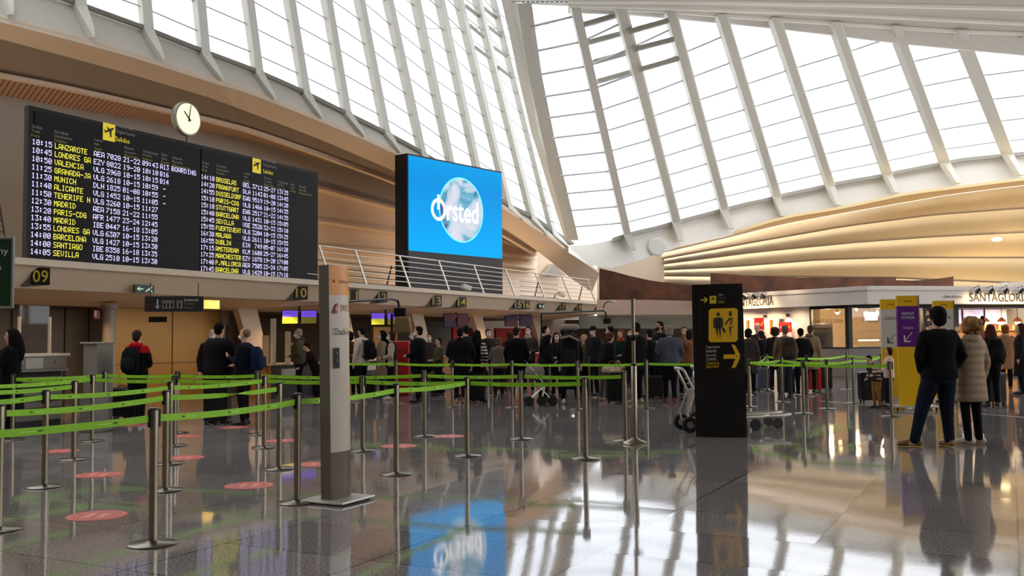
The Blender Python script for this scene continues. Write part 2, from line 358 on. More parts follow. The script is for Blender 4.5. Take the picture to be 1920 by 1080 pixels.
# left glazing: ribs (pixel of top at the frame edge, at the glass foot, fin tip)
RIBS = [((-12, -60), (2, -42), (17, 28)), ((146, -30), (150, 12), (170, 71)), ((270, -30), (277, 56), (302, 114)), ((372, -30), (384, 100), (414, 152)),
        ((463, -30), (485, 137), (512, 188)), ((540, -30), (574, 175), (600, 223)), ((610, -30), (651, 211), (680, 257)), ((671, -30), (725, 248), (747, 287)),
        ((724, -30), (793, 288), (815, 325)), ((776, -30), (851, 328), (872, 356)), ((821, -30), (905, 358), (925, 385)), ((856, -30), (955, 387), (980, 414)),
        ((891, -30), (998, 407), (1024, 442)), ((924, -30), (1038, 436), (1064, 464))]
M_RIB = mat('rib_white_steel', (218, 217, 208), .5)
feet = []; tops = []
for i, (tp, ft, tip) in enumerate(RIBS):
    k = 9.0 if i < 8 else (6.0 if i < 11 else 2.2)
    f3 = ow(ft[0], ft[1], -1.0)
    ex = (ft[0] + (tp[0] - ft[0]) * 1.0, tp[1])
    dx = (tp[0] - ft[0]) / max(1, ft[1] - tp[1]); yt = {0: -480, 1: -440, 2: -400, 3: -360, 4: -320, 5: -280, 6: -240, 7: -200, 8: -165, 9: -130, 10: -100, 11: -75, 12: -50, 13: -30}[i]
    if i == 0: dx = -.02
    if i == 1: dx = -.1
    dd = -1.0 + (ft[1] - yt) / 500.0 * 1.0
    t3 = ow(ft[0] + dx * (ft[1] - yt), yt, dd)
    feet.append(f3); tops.append(t3)
    wdt = .155
    tip3 = ow(tip[0], tip[1], -.72)
    ax = (t3 - f3).normalized(); side = ax.cross(N).normalized()
    b = MB()
    def sect(p, w, dn, df):
        return [p + side * w + N * df, p - side * w + N * df, p - side * w - N * dn, p + side * w - N * dn]
    b.rings([sect(t3, wdt, .0, .06), sect(f3, wdt, .0, .06)])
    b.rings([sect(t3, wdt * .35, .30, .0), sect(f3, wdt * .35, .22, .0)])
    # curved fin running out over the white band
    g = []
    for q in range(7):
        s_ = q / 6; p = f3 * (1 - s_) ** 2 + (f3 * .45 + tip3 * .55 + (f3 - t3).normalized() * .18) * 2 * s_ * (1 - s_) + tip3 * s_ ** 2
        w2 = wdt * (1 - s_) + .02 * s_
        g.append([p + side * w2 + N * (.06 + .10 * math.sin(s_ * 2.6)), p - side * w2 + N * (.06 + .10 * math.sin(s_ * 2.6)), p - side * w2 - N * .12, p + side * w2 - N * .12])
    b.rings(g)
    struct(b.build('trim_%d' % (20 + i), M_RIB))
# broad pale membrane and the fold rib where the two roofs meet
fold = [(984, 6), (992, 60), (1005, 144), (1029, 260), (1050, 345), (1075, 449)]
b = MB(); Yf = [33, 34.5, 36.5, 39, 41, 43.5]
g = []
for (x, y), Y in zip(fold, Yf):
    p = P(x, y, Y); g.append([p + V((-.27, 0, 0)), p + V((.24, 0, 0)), p + V((.20, .45, 0)), p + V((-.23, .45, 0))])
b.rings(g); struct(b.build('trim_35', M_RIB))
mem = [(952, -10, 14), (968, 60, 14), (985, 144, 13), (1008, 250, 11), (1040, 360, 9), (1064, 445, 6)]
b = MB(); g = []
for (x, y, w), Y in zip(mem, [33.4, 34.9, 36.9, 39.4, 41.6, 43.9]):
    a = P(x - w, y, Y); c = P(x + w, y, Y); g.append([a, (a + c) / 2 - V((0, .12, 0)), c, c + V((0, .1, 0)), a + V((0, .1, 0))])
b.rings(g); struct(b.build('trim_36', mat('pale_membrane', (238, 238, 232), .7)))
# purlins and panes
M_PUR = mat('purlin_grey', (178, 180, 182), .5)
glass = glass_material('roof_glass', (.97, .985, 1.0), .04)
def glazing(F_, T_, pxs, off, wname, tname, width=.03):
    def toy(p):
        q = p - EYE; return V((960 + F * q.dot(_r) / q.dot(_f), 540 - F * q.dot(_u) / q.dot(_f)))
    SP = []
    for p, q in zip(F_, T_):
        a_, c_ = toy(p), toy(q); SP.append((q - p).length * lin(pxs, a_.x) / (a_ - c_).length)
    pu = MB(); gl = MB()
    for i in range(len(F_) - 1):
        a0, a1, b0, b1 = F_[i], F_[i + 1], T_[i], T_[i + 1]
        gl.add([a0 + off, a1 + off, b1 + off, b0 + off], [(0, 1, 2, 3)])
        h = min((b0 - a0).length, (b1 - a1).length); d0 = (b0 - a0).normalized(); d1 = (b1 - a1).normalized(); q = .8
        while q * SP[i] < (b0 - a0).length and q * SP[i + 1] < (b1 - a1).length:
            pu.tube([a0 + d0 * q * SP[i] + off, a1 + d1 * q * SP[i + 1] + off], width, 4); q += 1
    struct(gl.build(wname, glass)); struct(pu.build(tname, M_PUR))
glazing(feet + [P(1072, 447, 43.8)], tops + [P(968, -12, 33.5)], [(0, 66), (150, 64), (500, 55), (1000, 38)], -N * .16, 'window_1', 'trim_37', .022)
def bar(mb, p, q, w=.07):
    d = (q - p).normalized(); u = d.cross(V((0, 1, 0))).normalized(); v = d.cross(u)
    mb.rings([[p + u * w + v * w, p - u * w + v * w, p - u * w - v * w, p + u * w - v * w], [q + u * w + v * w, q - u * w + v * w, q - u * w - v * w, q + u * w - v * w]])
b = MB()
for (x0, y0, x1, y1), i in (((876, 13, 894, 28), 11), ((883, 49, 903, 67), 11), ((894, 91, 914, 106), 11), ((910, 17, 926, 31), 12), ((918, 52, 936, 66), 12), ((929, 91, 946, 103), 12), ((937, 128, 956, 143), 12)):
    bar(b, ow(x0 - 4, y0 - 3, -.35), ow(x1 + 4, y1 + 3, -.35), .05)
struct(b.build('trim_38', mat('vent_rail', (150, 146, 132), .5)))
# ladder-like vent bars seen through the far bays; canopy strip outside
b = MB(); b.slab([P(790, -60, 48), P(1010, -60, 50), P(1010, 52, 50), P(800, 52, 48)], (0, .3, 0))
b.slab([P(985, -20, 58), P(1160, -20, 58), P(1230, 47, 58), P(990, 44, 58)], (0, .3, 0))
struct(b.build('trim_39', mat('outer_roof_edge', (232, 232, 228), .7)))

# ------------------------------------------------------------------ right roof
YR = [(1060, 45.0), (1189, 47.0), (1300, 49), (1470, 51), (1700, 51), (1920, 50), (2300, 48)]
YT = [(1060, 35.0), (1255, 37.0), (1470, 38.5), (1700, 39), (1920, 38.5), (2300, 37)]
RB = [(1065, 462), (1120, 457), (1174, 443), (1189, 437), (1260, 421), (1274, 415), (1349, 396), (1366, 390), (1447, 373), (1464, 367), (1547, 350), (1564, 345), (1653, 330), (1674, 325), (1762, 308), (1782, 302), (1920, 288), (2300, 250)]
RL = [(1060, 470), (1090, 489), (1124, 507), (1150, 502), (1189, 491), (1266, 465), (1370, 442), (1468, 412), (1578, 394), (1703, 367), (1920, 340), (2300, 300)]
RT = [(1075, 24), (1162, 26), (1255, 34), (1351, 43), (1452, 53), (1565, 66), (1677, 80), (1800, 92), (1920, 103), (2300, 140)]
E1 = [(1078, 12), (1162, 17), (1255, 22), (1351, 30), (1452, 37), (1565, 45), (1677, 52), (1800, 60), (1920, 64), (2300, 82)]
E2 = [(1078, 10), (1300, 17), (1500, 24), (1700, 34), (1920, 45), (2300, 63)]
E3 = [(1078, 4), (1300, 4), (1500, 8), (1700, 12), (1920, 17), (2300, 26)]
E4 = [(1078, -30), (1300, -30), (1500, -30), (1700, -30), (1920, -30), (2300, -30)]
def rl(pts, dep, xs, dy=0, dd=0): return [P(x, lin(pts, x) + dy, lin(dep, x) + dd) for x in xs]
xr = [1066 + (2300 - 1066) * i / 30 for i in range(31)]
b = MB(); b.strip(rl(RB, YR, xr, 0, .3), rl(RL, YR, xr, 0, -.1), (0, .5, .1)); struct(b.build('trim_40', M_WHITE))
b = MB(); b.strip(rl(RB, YR, xr[2:], -4, -.05), rl(RB, YR, xr[2:], 3, -.05), (0, .3, 0)); struct(b.build('trim_41', mat('window_frame_grey')))
RR = [((1077, 10), (1176, 440), (1187, 469)), ((1162, 17), (1267, 418), (1276, 452)), ((1255, 22), (1357, 394), (1370, 429)), ((1351, 30), (1456, 370), (1468, 406)),
      ((1452, 37), (1556, 348), (1572, 385)), ((1565, 45), (1664, 328), (1680, 362)), ((1677, 52), (1772, 306), (1795, 344)), ((1800, 60), (1890, 290), (1914, 329)),
      ((1930, 66), (2030, 276), (2052, 310)), ((2070, 74), (2170, 262), (2190, 296))]
rf = [P(1075, 449, 43.5)]; rt = [P(984, 6, 33.2)]
for i, (tp, ft, tip) in enumerate(RR):
    Yb = lin(YR, ft[0]); Yt = lin(YT, tp[0]); f3 = P(ft[0], ft[1], Yb - .3); t3 = P(tp[0], tp[1], Yt - .25); rf.append(f3 + V((0, .3, 0))); rt.append(t3 + V((0, .3, 0)))
    tp3 = P(tip[0], tip[1], lin(YR, tip[0]) - .38); w = .17
    b = MB(); g = []
    for p, ww, dp in ((t3, w, .35), (f3, w, .35), (tp3, w * .8, .2)):
        g.append([p + V((-ww, -.22, 0)), p + V((ww, -.22, 0)), p + V((ww, dp, 0)), p + V((-ww, dp, 0))])
    b.rings(g)
    if i: b.rings([[p + V((ww + .005, -.16, 0)), p + V((ww + .12, -.05, 0)), p + V((ww + .12, dp, 0)), p + V((ww + .005, dp, 0))] for p, ww, dp in ((t3, w, .3), (f3, w, .3))])
    struct(b.build('trim_%d' % (50 + i), M_RIB))
glazing(rf, rt, [(1000, 38), (1900, 46)], V((0, .12, 0)), 'window_2', 'trim_61', .042)
b = MB()
for x0, y0, x1, y1 in ((1093, 47, 1159, 28), (1102, 80, 1169, 62), (1112, 117, 1177, 99), (1120, 153, 1187, 134), (1178, 60, 1252, 39), (1188, 93, 1262, 74), (1198, 131, 1272, 110)):
    Y = 35.3 + (y0 + y1) / 2 * .024; bar(b, P(x0, y0, Y), P(x1, y1, Y + .5), .09)
struct(b.build('trim_62', mat('vent_rail')))
# ridge beam: stepped white under-side above the right glazing
b = MB(); b.strip(rl(E1, YT, xr, 0, 0), rl(RT, YT, xr, 0, .5), (0, .4, .1)); struct(b.build('trim_63', M_WHITE))
sq = [(E1, 0, E2, -1.6), (E2, -1.6, E3, -3.4), (E3, -3.4, E4, -6.0)]
for j, (a, da, c, dc) in enumerate(sq):
    b = MB(); b.strip(rl(a, YT, xr, -2, da), rl(c, YT, xr, 2, dc + .5), (0, 0, .25)); struct(b.build('ceiling_ridge_%d' % (j + 1), mat('ridge_panel_greyed', (206, 200, 188), .6)))  # panels painted greyer so that the lips read as lit
    b = MB(); b.strip(rl(a, YT, xr, -2, da - .25), rl(a, YT, xr, 1.5, da - .25), (0, .12, 0)); struct(b.build('trim_%d' % (64 + j), mat('ridge_lip_lit_white', (250, 248, 240), .5)))  # lips painted whiter, the light from the glazing put into their colour
# perforated plate at the peak
pm = mat('perforated_plate', (228, 228, 222), .6)
b = MB(); b.slab([P(935, -30, 33), P(1085, -30, 31), P(1090, 6, 34), P(1075, 12, 35), P(1000, 8, 34), P(945, 1, 33.2)], (0, 0, .2)); 
b.m(1)
for r_ in range(3):
    for c_ in range(12):
        x = 955 + c_ * 9 + r_ * 4; p = P(x, -4 + r_ * 4, 33.6); b.box(p - V((0, .05, .01)), (.09, .03, .025))
struct(b.build('ceiling_peak', [pm, mat('slot_dark', (90, 88, 84), .8)]))
# roof over the hall, closed behind the camera
b = MB()
rid = tops
top2 = [p + N * 7 + V((0, 0, .6)) for p in tops]
b.strip(rid, top2, (0, 0, .3)); struct(b.build('ceiling_left', M_WHITE))
b = MB(); b.slab([top2[0], top2[-1], P(1085, -30, 30), P(2300, -30, 30), V((30, 10, 15.5)), V((30, -14, 14)), V((-30, -14, 12))], (0, 0, .3)); struct(b.build('ceiling', mat('ceiling_white', (196, 190, 180), .7)))
MW = mat('hall_wall_warm', (130, 118, 104), .8)
b = MB(); b.box((0, -14, 7.5), (60, .3, 15.2)); struct(b.build('wall_back', MW))
b = MB(); b.box((25, 14, 1.2), (.3, 56, 2.4)); b.box((25, 14, 15), (.3, 56, 3)); struct(b.build('wall_right', MW))
b = MB(); b.add([(25, -14, 2.4), (25, 42, 2.4), (25, 42, 13.5), (25, -14, 13.5)], [(0, 1, 2, 3)]); struct(b.build('window_3', glass))
b = MB()
for q in range(15): b.box((25, -14 + q * 4, 8), (.3, .25, 11.2))
struct(b.build('trim_90', M_RIB))
b = MB(); b.box((-22, 2, 7), (.3, 34, 14)); struct(b.build('wall_left', MW))
# golden stepped panelling under the right arch
GA = [(1189, 491), (1266, 465), (1370, 442), (1468, 412), (1578, 394), (1703, 367), (1920, 340), (2300, 300)]
G1 = [(1241, 476), (1353, 450), (1470, 421), (1607, 396), (1780, 366), (1920, 348), (2300, 312)]
G2 = [(1241, 485), (1412, 454), (1578, 425), (1745, 403), (1920, 390), (2300, 372)]
G3 = [(1241, 495), (1412, 473), (1607, 454), (1745, 444), (1920, 435), (2300, 425)]
G4 = [(1241, 506), (1370, 500), (1537, 487), (1662, 483), (1920, 483), (2300, 485)]
G5 = [(1239, 517), (1412, 518), (1537, 519), (1680, 521), (1920, 531), (2300, 545)]
G6 = [(1239, 530), (1920, 575), (2300, 590)]
YG = [(1239, 49.5), (1500, 50), (1920, 48), (2300, 46)]
xg = [1241 + (2300 - 1241) * i / 26 for i in range(27)]
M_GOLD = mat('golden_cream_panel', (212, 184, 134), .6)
k = 70
def grl(pts, xs, dy, dd): return [P(x, lin(pts, x) + dy, lin(YG, x) + dd) for x in xs]
b = MB(); b.strip(grl(GA, xg, -2, 0), grl(G1, xg, -1, 1.6), (0, .1, .15)); struct(b.build('trim_%d' % k, M_GOLD)); k += 1
for j, (a, c) in enumerate(((G1, G2), (G2, G3), (G3, G4), (G4, G5), (G5, G6))):
    d0 = 1.2 + 1.1 * j
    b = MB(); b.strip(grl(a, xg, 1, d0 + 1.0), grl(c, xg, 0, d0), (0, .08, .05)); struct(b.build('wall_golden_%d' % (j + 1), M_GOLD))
    b = MB(); b.strip(grl(c, xg, 0, d0), grl(c, xg, 1.5, d0 + 1.7), (0, 0, .06)); struct(b.build('trim_%d' % k, mat('taupe_panel_and_lip_shade', (150, 128, 104)))); k += 1  # lip undersides in darker taupe, their shadow put into the colour
b = MB(); b.slab([P(1120, 460, 52), P(1245, 460, 52), P(1245, 575, 52), P(1120, 575, 52)], (0, .1, 0)); struct(b.build('wall_far', mat('far_wall_taupe', (188, 172, 152), .7)))
b = MB(); b.slab([P(1235, 500, 62), P(2320, 500, 58), P(2320, 640, 58), P(1235, 640, 62)], (0, .1, 0)); struct(b.build('wall_far_2', MW))
# round inspection cover on the white arch
b = MB(); c = P(1232, 463, lin(YR, 1232) - .32); b.lathe([(.45, 0), (.45, .1), (.40, .12), (.0, .12)], c, 24, V((0, -1, .1))); struct(b.build('trim_80', M_WHITE))

# ------------------------------------------------------------------ check-in front and gallery
def wbox(mb, t0, t1, d0, d1, z0, z1): return mb.hexa([W(t0, d0, z0), W(t1, d0, z0), W(t1, d1, z0), W(t0, d1, z0), W(t0, d0, z1), W(t1, d0, z1), W(t1, d1, z1), W(t0, d1, z1)])
T1 = tof(1128, 565); 
b = MB(); wbox(b, -9, T1, -6.0, .25, 2.93, 3.06); struct(b.build('floor_gallery', M_CREAM))
M_FAS = mat('header_cream', (206, 186, 160), .6)
b = MB()
b.hexa([W(-9, -.35, 2.52), W(T1, -.35, 2.52), W(T1, -.2, 2.52), W(-9, -.2, 2.52), W(-9, -.2, 2.93), W(T1, -.2, 2.93), W(T1, .1, 2.93), W(-9, .1, 2.93)])
struct(b.build('trim_81', M_FAS))
b = MB(); b.strip([W(-9, -.3, 2.52), W(T1, -.3, 2.52)], [W(-9, -2.4, 2.30), W(T1, -2.4, 2.30)], (0, 0, .08)); struct(b.build('ceiling_check_in', M_FAS))
b = MB(); b.strip([W(-9, -2.4, 2.30), W(T1, -2.4, 2.30)], [W(-9, -7.0, 2.30), W(T1, -7.0, 2.30)], (0, 0, .08)); struct(b.build('ceiling_check_in_back', mat('brown_ceiling', (92, 76, 56), .7)))
M_GOLDW = mat('bronze_gold_panel', (168, 124, 58), .42, .35, noise=.12, nscale=.8)
M_BROWNW = mat('brown_wall_panel', (104, 84, 58), .5, .1)
b = MB(); wbox(b, -9, T1 + 16, -7.2, -7.0, 0, 3.2); wbox(b, -9.2, -9, -7.2, 0, 0, 3); struct(b.build('wall_check_in', M_BROWNW))
for (x0, x1, mm, n) in ((216, 322, M_GOLDW, 1), (324, 412, M_GOLDW, 2)):
    t0, t1 = tof(x0, 640, -2.6), tof(x1, 640, -2.6); b = MB(); wbox(b, t0, t1, -2.7, -2.6, 0, 2.3); wbox(b.m(1), t0, t1, -2.6, -2.58, .93, .95)
    struct(b.build('wall_panel_%d' % n, [mm, M_BROWNW]))
b = MB(); wbox(b, tof(412, 640, -2.6), tof(424, 640, -2.6), -2.75, -2.5, 0, 2.3); struct(b.build('column_square', M_GREYW))
b = MB(); wbox(b, -9, tof(212, 640, -2.6), -3.6, -3.5, 0, 2.3)
for x in (20, 120, 165): wbox(b.m(1), tof(x, 640, -3.5), tof(x, 640, -3.5) + .03, -3.5, -3.48, 0, 2.3)
struct(b.build('wall_panel_3', [M_BROWNW, mat('panel_joint', (50, 40, 28), .7)]))
b = MB(); c = W(tof(204, 640, -1.6), -1.6, 0); b.lathe([(.14, 0), (.14, 2.2), (.19, 2.22), (.19, 2.32)], c, 20); struct(b.build('column_round', mat('grey_column', (140, 132, 124), .5)))
# raked struts behind the desks, cream fins that lean along the wall
for i, (xt, xb) in enumerate(((463, 483), (782, 800), (895, 916), (640, 655), (1005, 1020))):
    b = MB(); t0 = tof(xt, 590, -1.9); t1 = tof(xb, 650, -1.9)
    b.hexa([W(t1 + .25, -2.1, 0), W(t1 + .75, -2.1, 0), W(t1 + .75, -1.9, 0), W(t1 + .25, -1.9, 0), W(t0 - .35, -2.1, 2.35), W(t0 + .4, -2.1, 2.35), W(t0 + .4, -1.9, 2.35), W(t0 - .35, -1.9, 2.35)])
    struct(b.build('column_raked_%d' % (i + 1), M_FAS))
# low warm partitions behind the desks
for i, (x0, x1, mm) in enumerate(((428, 470, 'brown_wall_panel'), (700, 745, 'gold'), (850, 905, 'red'), (930, 1000, 'red'), (1010, 1125, 'taupe_panel_and_lip_shade'))):
    mm = {'gold': M_GOLDW, 'red': mat('red_partition', (150, 26, 22), .5)}.get(mm) or MATS[mm]
    b = MB(); wbox(b, tof(x0, 640, -2.4), tof(x1, 640, -2.4), -2.5, -2.4, 0, 1.9 if i != 4 else 2.3); struct(b.build('wall_partition_%d' % (i + 1), mm))
# cross wall at the far end, turning towards the bakery
p0 = P(1126, 562, 40.5); p1 = P(1297, 562, 38.5)
def vwall(mb, x0, Y0, x1, Y1, y0a, y1a, y0b=None, y1b=None, th=.2):
    y0b = y0b or y0a; y1b = y1b or y1a
    a, c, d, e = P(x0, y1a, Y0), P(x1, y1b, Y1), P(x1, y0b, Y1), P(x0, y0a, Y0)
    return mb.slab([a, c, d, e], (0, th, 0))
b = MB(); vwall(b, 1120, 40.5, 1300, 38.6, 561, 592, 562, 592); struct(b.build('wall_cross_header', mat('pale_pink_cream', (232, 204, 184), .6)))
b = MB(); vwall(b, 1120, 40.4, 1300, 38.5, 590, 591.5, 590, 592); struct(b.build('trim_82', M_GREYW))
b = MB(); vwall(b, 1086, 41.0, 1300, 38.9, 592, 616, 592, 616); struct(b.build('wall_cross_shutter', mat('pale_green_shutter', (160, 164, 150), .5)))
b = MB(); vwall(b, 1050, 46, 1300, 41.5, 600, 702); struct(b.build('wall_cross_back', mat('deep_brown', (58, 42, 32), .7)))
b = MB(); a_, c_ = G(1538, 752), G(1930, 783.5); s_ = (c_ - a_).cross(V((0, 0, 1))).normalized() * .02; b.slab([a_ + s_, a_ - s_, c_ - s_, c_ + s_], (0, 0, .004)); struct(b.build('trim_95', mat('floor_joint_metal', (220, 214, 206), .3, .6)))
# ================================================================== DEPARTURE BOARD
FONT = {'0':'3E5149453E','1':'00427F4000','2':'4261514946','3':'2141454B31','4':'1814127F10','5':'2745454539','6':'3C4A494930','7':'0171090503','8':'3649494936','9':'064949291E',':':'0036360000','-':'0808080808','.':'0060600000',
'A':'7E1111117E','B':'7F49494936','C':'3E41414122','D':'7F4141221C','E':'7F49494941','F':'7F09090901','G':'3E4149497A','H':'7F0808087F','I':'00417F4100','J':'2040413F01','K':'7F08142241','L':'7F40404040','M':'7F020C027F','N':'7F0408107F','O':'3E4141413E','P':'7F09090906','R':'7F09192946','S':'4649494931','T':'01017F0101','U':'3F4040403F','V':'1F2040201F','W':'3F4038403F','X':'6314081463','Y':'0708700807','Z':'6151494543'}
def led(mb, text, t0, t1, n, zc, h, d):
    """dot-matrix characters on the wall plane: n cells between t0 and t1"""
    cw = (t1 - t0) / n; px = cw / 6.0; py = h / 7.0
    for i, ch in enumerate(text):
        if ch == ' ': continue
        g = FONT[ch]
        for c in range(5):
            bits = int(g[2 * c:2 * c + 2], 16)
            for r in range(7):
                if bits >> r & 1:
                    a = t0 + i * cw + c * px; z = zc + h / 2 - r * py; e = px * .88; q = py * .8
                    mb.add([W(a, d, z), W(a + e, d, z), W(a + e, d, z - q), W(a, d, z - q)], [(3, 2, 1, 0)])
bt0, bt1, bt2 = tof(47.5, 487), tof(373, 400), tof(595, 400)
zb = B0.z; z_bot = onwall(44.5, 487).z; z_top = onwall(46.5, 196).z
board = thing('departure_board', 'long black LED departure board listing flights, mounted over counters 09 and 10', 'departure board', W((bt0 + bt2) / 2, -.1, z_bot))
b = MB(); wbox(b, bt0, bt2, -.10, .02, z_bot, z_top); b.build('housing', M_BLACK, board, world=True)
for a, c in ((bt0 + .12, bt1 - .03), (bt1 + .03, bt2 - .04)):
    b = MB(); wbox(b, a, c, .02, .04, z_bot + .05, z_top - .08); b.build('display_panel', M_DARKSCREEN, board, world=True)
def zpx(x, y): return onwall(x, y, .05).z
LROWS = ["10:15|LANZAROTE|AEA|7028|21-22|09:43|A13|BOARDING", "10:45|LONDRES GA|EZY|8022|19-20|10:10|B16|", "10:50|VALENCIA|VLG|3968|10-15|10:15|B14|", "11:25|GRANADA-JA|VLG|2618|10-15|10:59| -|", "11:30|MUNICH|DLH|1825|01-08|10:55| -|",
 "11:40|ALICANTE|VLG|1452|10-15|11:05| -|", "11:50|TENERIFE N|VLG|3260|10-15|11:27||", "12:30|MADRID|AEA|7158|21-22|11:55||", "13:20|PARIS-CDG|AFR|1477|23-24|12:45||", "13:40|MADRID|IBE|0447|16-18|13:05||", "13:55|LONDRES GA|VLG|6307|10-15|13:20||",
 "14:00|BARCELONA|VLG|1427|10-15|13:30||", "14:00|SANTIAGO|IBE|8358|16-18|13:35||", "14:05|SEVILLA|VLG|2510|10-15|13:30||"]
RROWS = ["14:10|BRUSELAS|BEL|3712|25-27|13:35", "14:20|FRANKFURT|DLH|1143|01-08|13:45", "14:55|DUSSELDORF|EWG|9519|19-20|14:20", "15:10|PARIS-CDG|VLG|1466|10-15|14:35", "15:10|STUTTGART|EWG|2517|21-22|14:35", "15:40|BARCELONA|VLG|1431|10-15|15:05",
 "15:45|SEVILLA|VOE|3528|32-33|15:10", "15:55|FUERTEVENT|VLG|3204|10-15|15:25", "16:30|MALAGA|VLG|2611|10-15|15:55", "16:55|DUBLIN|EIN| 749|05-07|16:20", "17:15|AMSTERDAM|KLM|1608|25-27|16:45", "17:35|MANCHESTER|EZY|1878|19-20|17:00", "17:40|P.MALLORCA|AEA|7505|23-24|17:05", "17:45|BARCELONA|VLG|1429|10-15|17:10"]
LC = [(58, 96), (101, 169), (174.5, 195), (199, 225.5), (230, 262), (266, 296), (299.5, 316), (321, 367)]
RC = [(376.5, 402), (405, 452.5), (455.5, 469.5), (473, 492), (494.5, 516.5), (519.5, 540.5)]
ML = [5, 10, 3, 4, 5, 5, 3, 8]
for rows, cols, xa, ya, yb in ((LROWS, LC, 76, 268, 472.5), (RROWS, RC, 388, 333, 504)):
    za, zc = zpx(xa, ya), zpx(xa, yb)
    for r, row in enumerate(rows):
        z = za + (zc - za) * r / 13; b = MB(); hh = abs(zc - za) / 13 * .68
        for c, (f, (x0, x1)) in enumerate(zip(row.split('|'), cols)):
            b.m(1 if c == 1 else 0)
            if f: led(b, f, tof(x0, 400, .05), tof(x1, 400, .05) + .01, ML[c], z, hh, .05)
        b.build('flight_row', [M_LEDW, M_LEDY], board, world=True)
        b = MB(); t_a, t_b = (bt0 + .2, bt1 - .1) if rows is LROWS else (bt1 + .1, bt2 - .1)
        wbox(b, t_a, t_b, .04, .043, z - hh * .68, z - hh * .62)
        if r == 0: seams = b
        else: seams.add(b.v, b.f)
    seams.build('row_seams', M_ROWLINE, board, world=True)
def small_heads(items, par):
    for (x, y, t, s) in items:
        o3 = onwall(x, y, .05); text_mesh('column_heading', t, s, M_GREYHEAD, par, o3, U, (0, 0, 1), depth=.005, align='LEFT')
M_GREYHEAD = mat('heading_grey', (150, 146, 140), .6); M_HEADY = mat('heading_ochre', (170, 150, 50), .6)
M_ICONY = mat('led_icon_yellow', (230, 205, 30), .5, emis=.35)
HEADS = [(59, 236, ('Ordua', 'Time', 'Hora')), (102, 246, ('Norakoa', 'Destination', 'Destino')), (176, 262, ('Hegaldia', 'Flight', 'Vuelo')), (233, 276, ('Mostra.', 'Counter', 'Mostrador')), (268, 283, ('Ontziratzea', 'Boarding', 'Embarque')), (302, 289, ('Atea', 'Gate', 'Puerta')), (323, 295, ('Oharrak', 'Remarks', 'Observaciones')),
         (378, 304, ('Ordua', 'Time', 'Hora')), (406, 310, ('Norakoa', 'Destination', 'Destino')), (457, 325, ('Hegaldia', 'Flight', 'Vuelo')), (495, 333, ('Mostra.', 'Counter', 'Mostrador')), (520, 340, ('Ontziratzea', 'Boarding', 'Embarque')), (544, 345, ('Atea', 'Gate', 'Puerta')), (560, 349, ('Oharrak', 'Remarks', 'Observaciones'))]
for x, y, ws in HEADS:
    for q, w_ in enumerate(ws):
        o3 = onwall(x, y, .05) - V((0, 0, .085 * q)); text_mesh('column_heading', w_, .06, M_HEADY if q == 2 else M_GREYHEAD, board, o3, U, (0, 0, 1), depth=.005, align='LEFT')
def plane_icon(name, cx, s, par, nrm_pt, right, up, my, mk):
    """yellow square with a black climbing aeroplane"""
    n = V(right).cross(V(up)); R_, U_ = V(right), V(up)
    def q(x, y, d): return nrm_pt + R_ * x * s + U_ * y * s + n * d
    b = MB(); b.add([q(-.5, -.6, .006), q(.5, -.6, .006), q(.5, .6, .006), q(-.5, .6, .006)], [(0, 1, 2, 3)]); b.m(1)
    for poly in ([(-.36, -.12), (.34, .22), (.38, .34), (.28, .36), (-.34, .02)], [(-.02, .06), (-.22, .32), (-.12, .34), (.16, .16)], [(.02, .08), (.10, -.34), (.20, -.30), (.20, .16)], [(-.34, -.02), (-.42, .14), (-.35, .14), (-.26, .04)]):
        b.add([q(x, y, .009) for x, y in poly], [list(range(len(poly)))])
    return b.build(name, [my, mk], par, world=True)
for (x, y, s) in ((204, 248, .30), (481, 311, .30)):
    plane_icon('departures_icon', x, s, board, onwall(x, y, .05), U, V((0, 0, 1)), M_ICONY, M_BLACK)
    for q, (w_, mm) in enumerate((('Irteerak', M_GREYHEAD), ('Departures', M_GREYHEAD), ('Salidas', M_ICONY))):
        text_mesh('title_lettering', w_, .10, mm, board, onwall(x + 12, y - 1, .05) + V((0, 0, .16 - .15 * q)), U, (0, 0, 1), depth=.005, align='LEFT')
# clock on its stem
cc = onwall(351, 223, .12); clock = thing('wall_clock', 'round lit clock with black hands standing on top of the black departure board', 'clock', (cc.x, cc.y, z_top))
R0 = .37
b = MB(); b.lathe([(R0 * .9, -.12), (R0 * 1.02, -.10), (R0 * 1.05, -.02), (R0 * 1.03, .03), (R0 * .97, .035)], cc, 40, N); b.build('case', mat('clock_case_grey', (140, 134, 120), .4, .4), clock, True, True)
b = MB(); b.lathe([(R0 * .93, .040), (R0 * .93, .042)], cc, 40, N); b.build('dial', mat('clock_dial_lit', (250, 240, 200), .5, emis=.85), clock, world=True)
def hand(ang, L_, w):
    d = U * math.sin(ang) + V((0, 0, 1)) * math.cos(ang); s_ = d.cross(N); p = cc + N * .055
    b = MB(); b.add([p - d * .07 + s_ * w, p + d * L_ + s_ * w * .5, p + d * L_ - s_ * w * .5, p - d * .07 - s_ * w], [(0, 1, 2, 3)]); b.slab(b.v[:4], N * .01)
    return b
hand(math.radians(10), .33, .014).build('minute_hand', M_BLACK, clock, world=True); hand(math.radians(-46), .21, .020).build('hour_hand', M_BLACK, clock, world=True)
b = MB(); b.tube([(cc.x, cc.y, z_top - .05), (cc.x, cc.y, cc.z - R0)], .025, 10); b.build('stem', M_DSTEEL, clock, world=True)

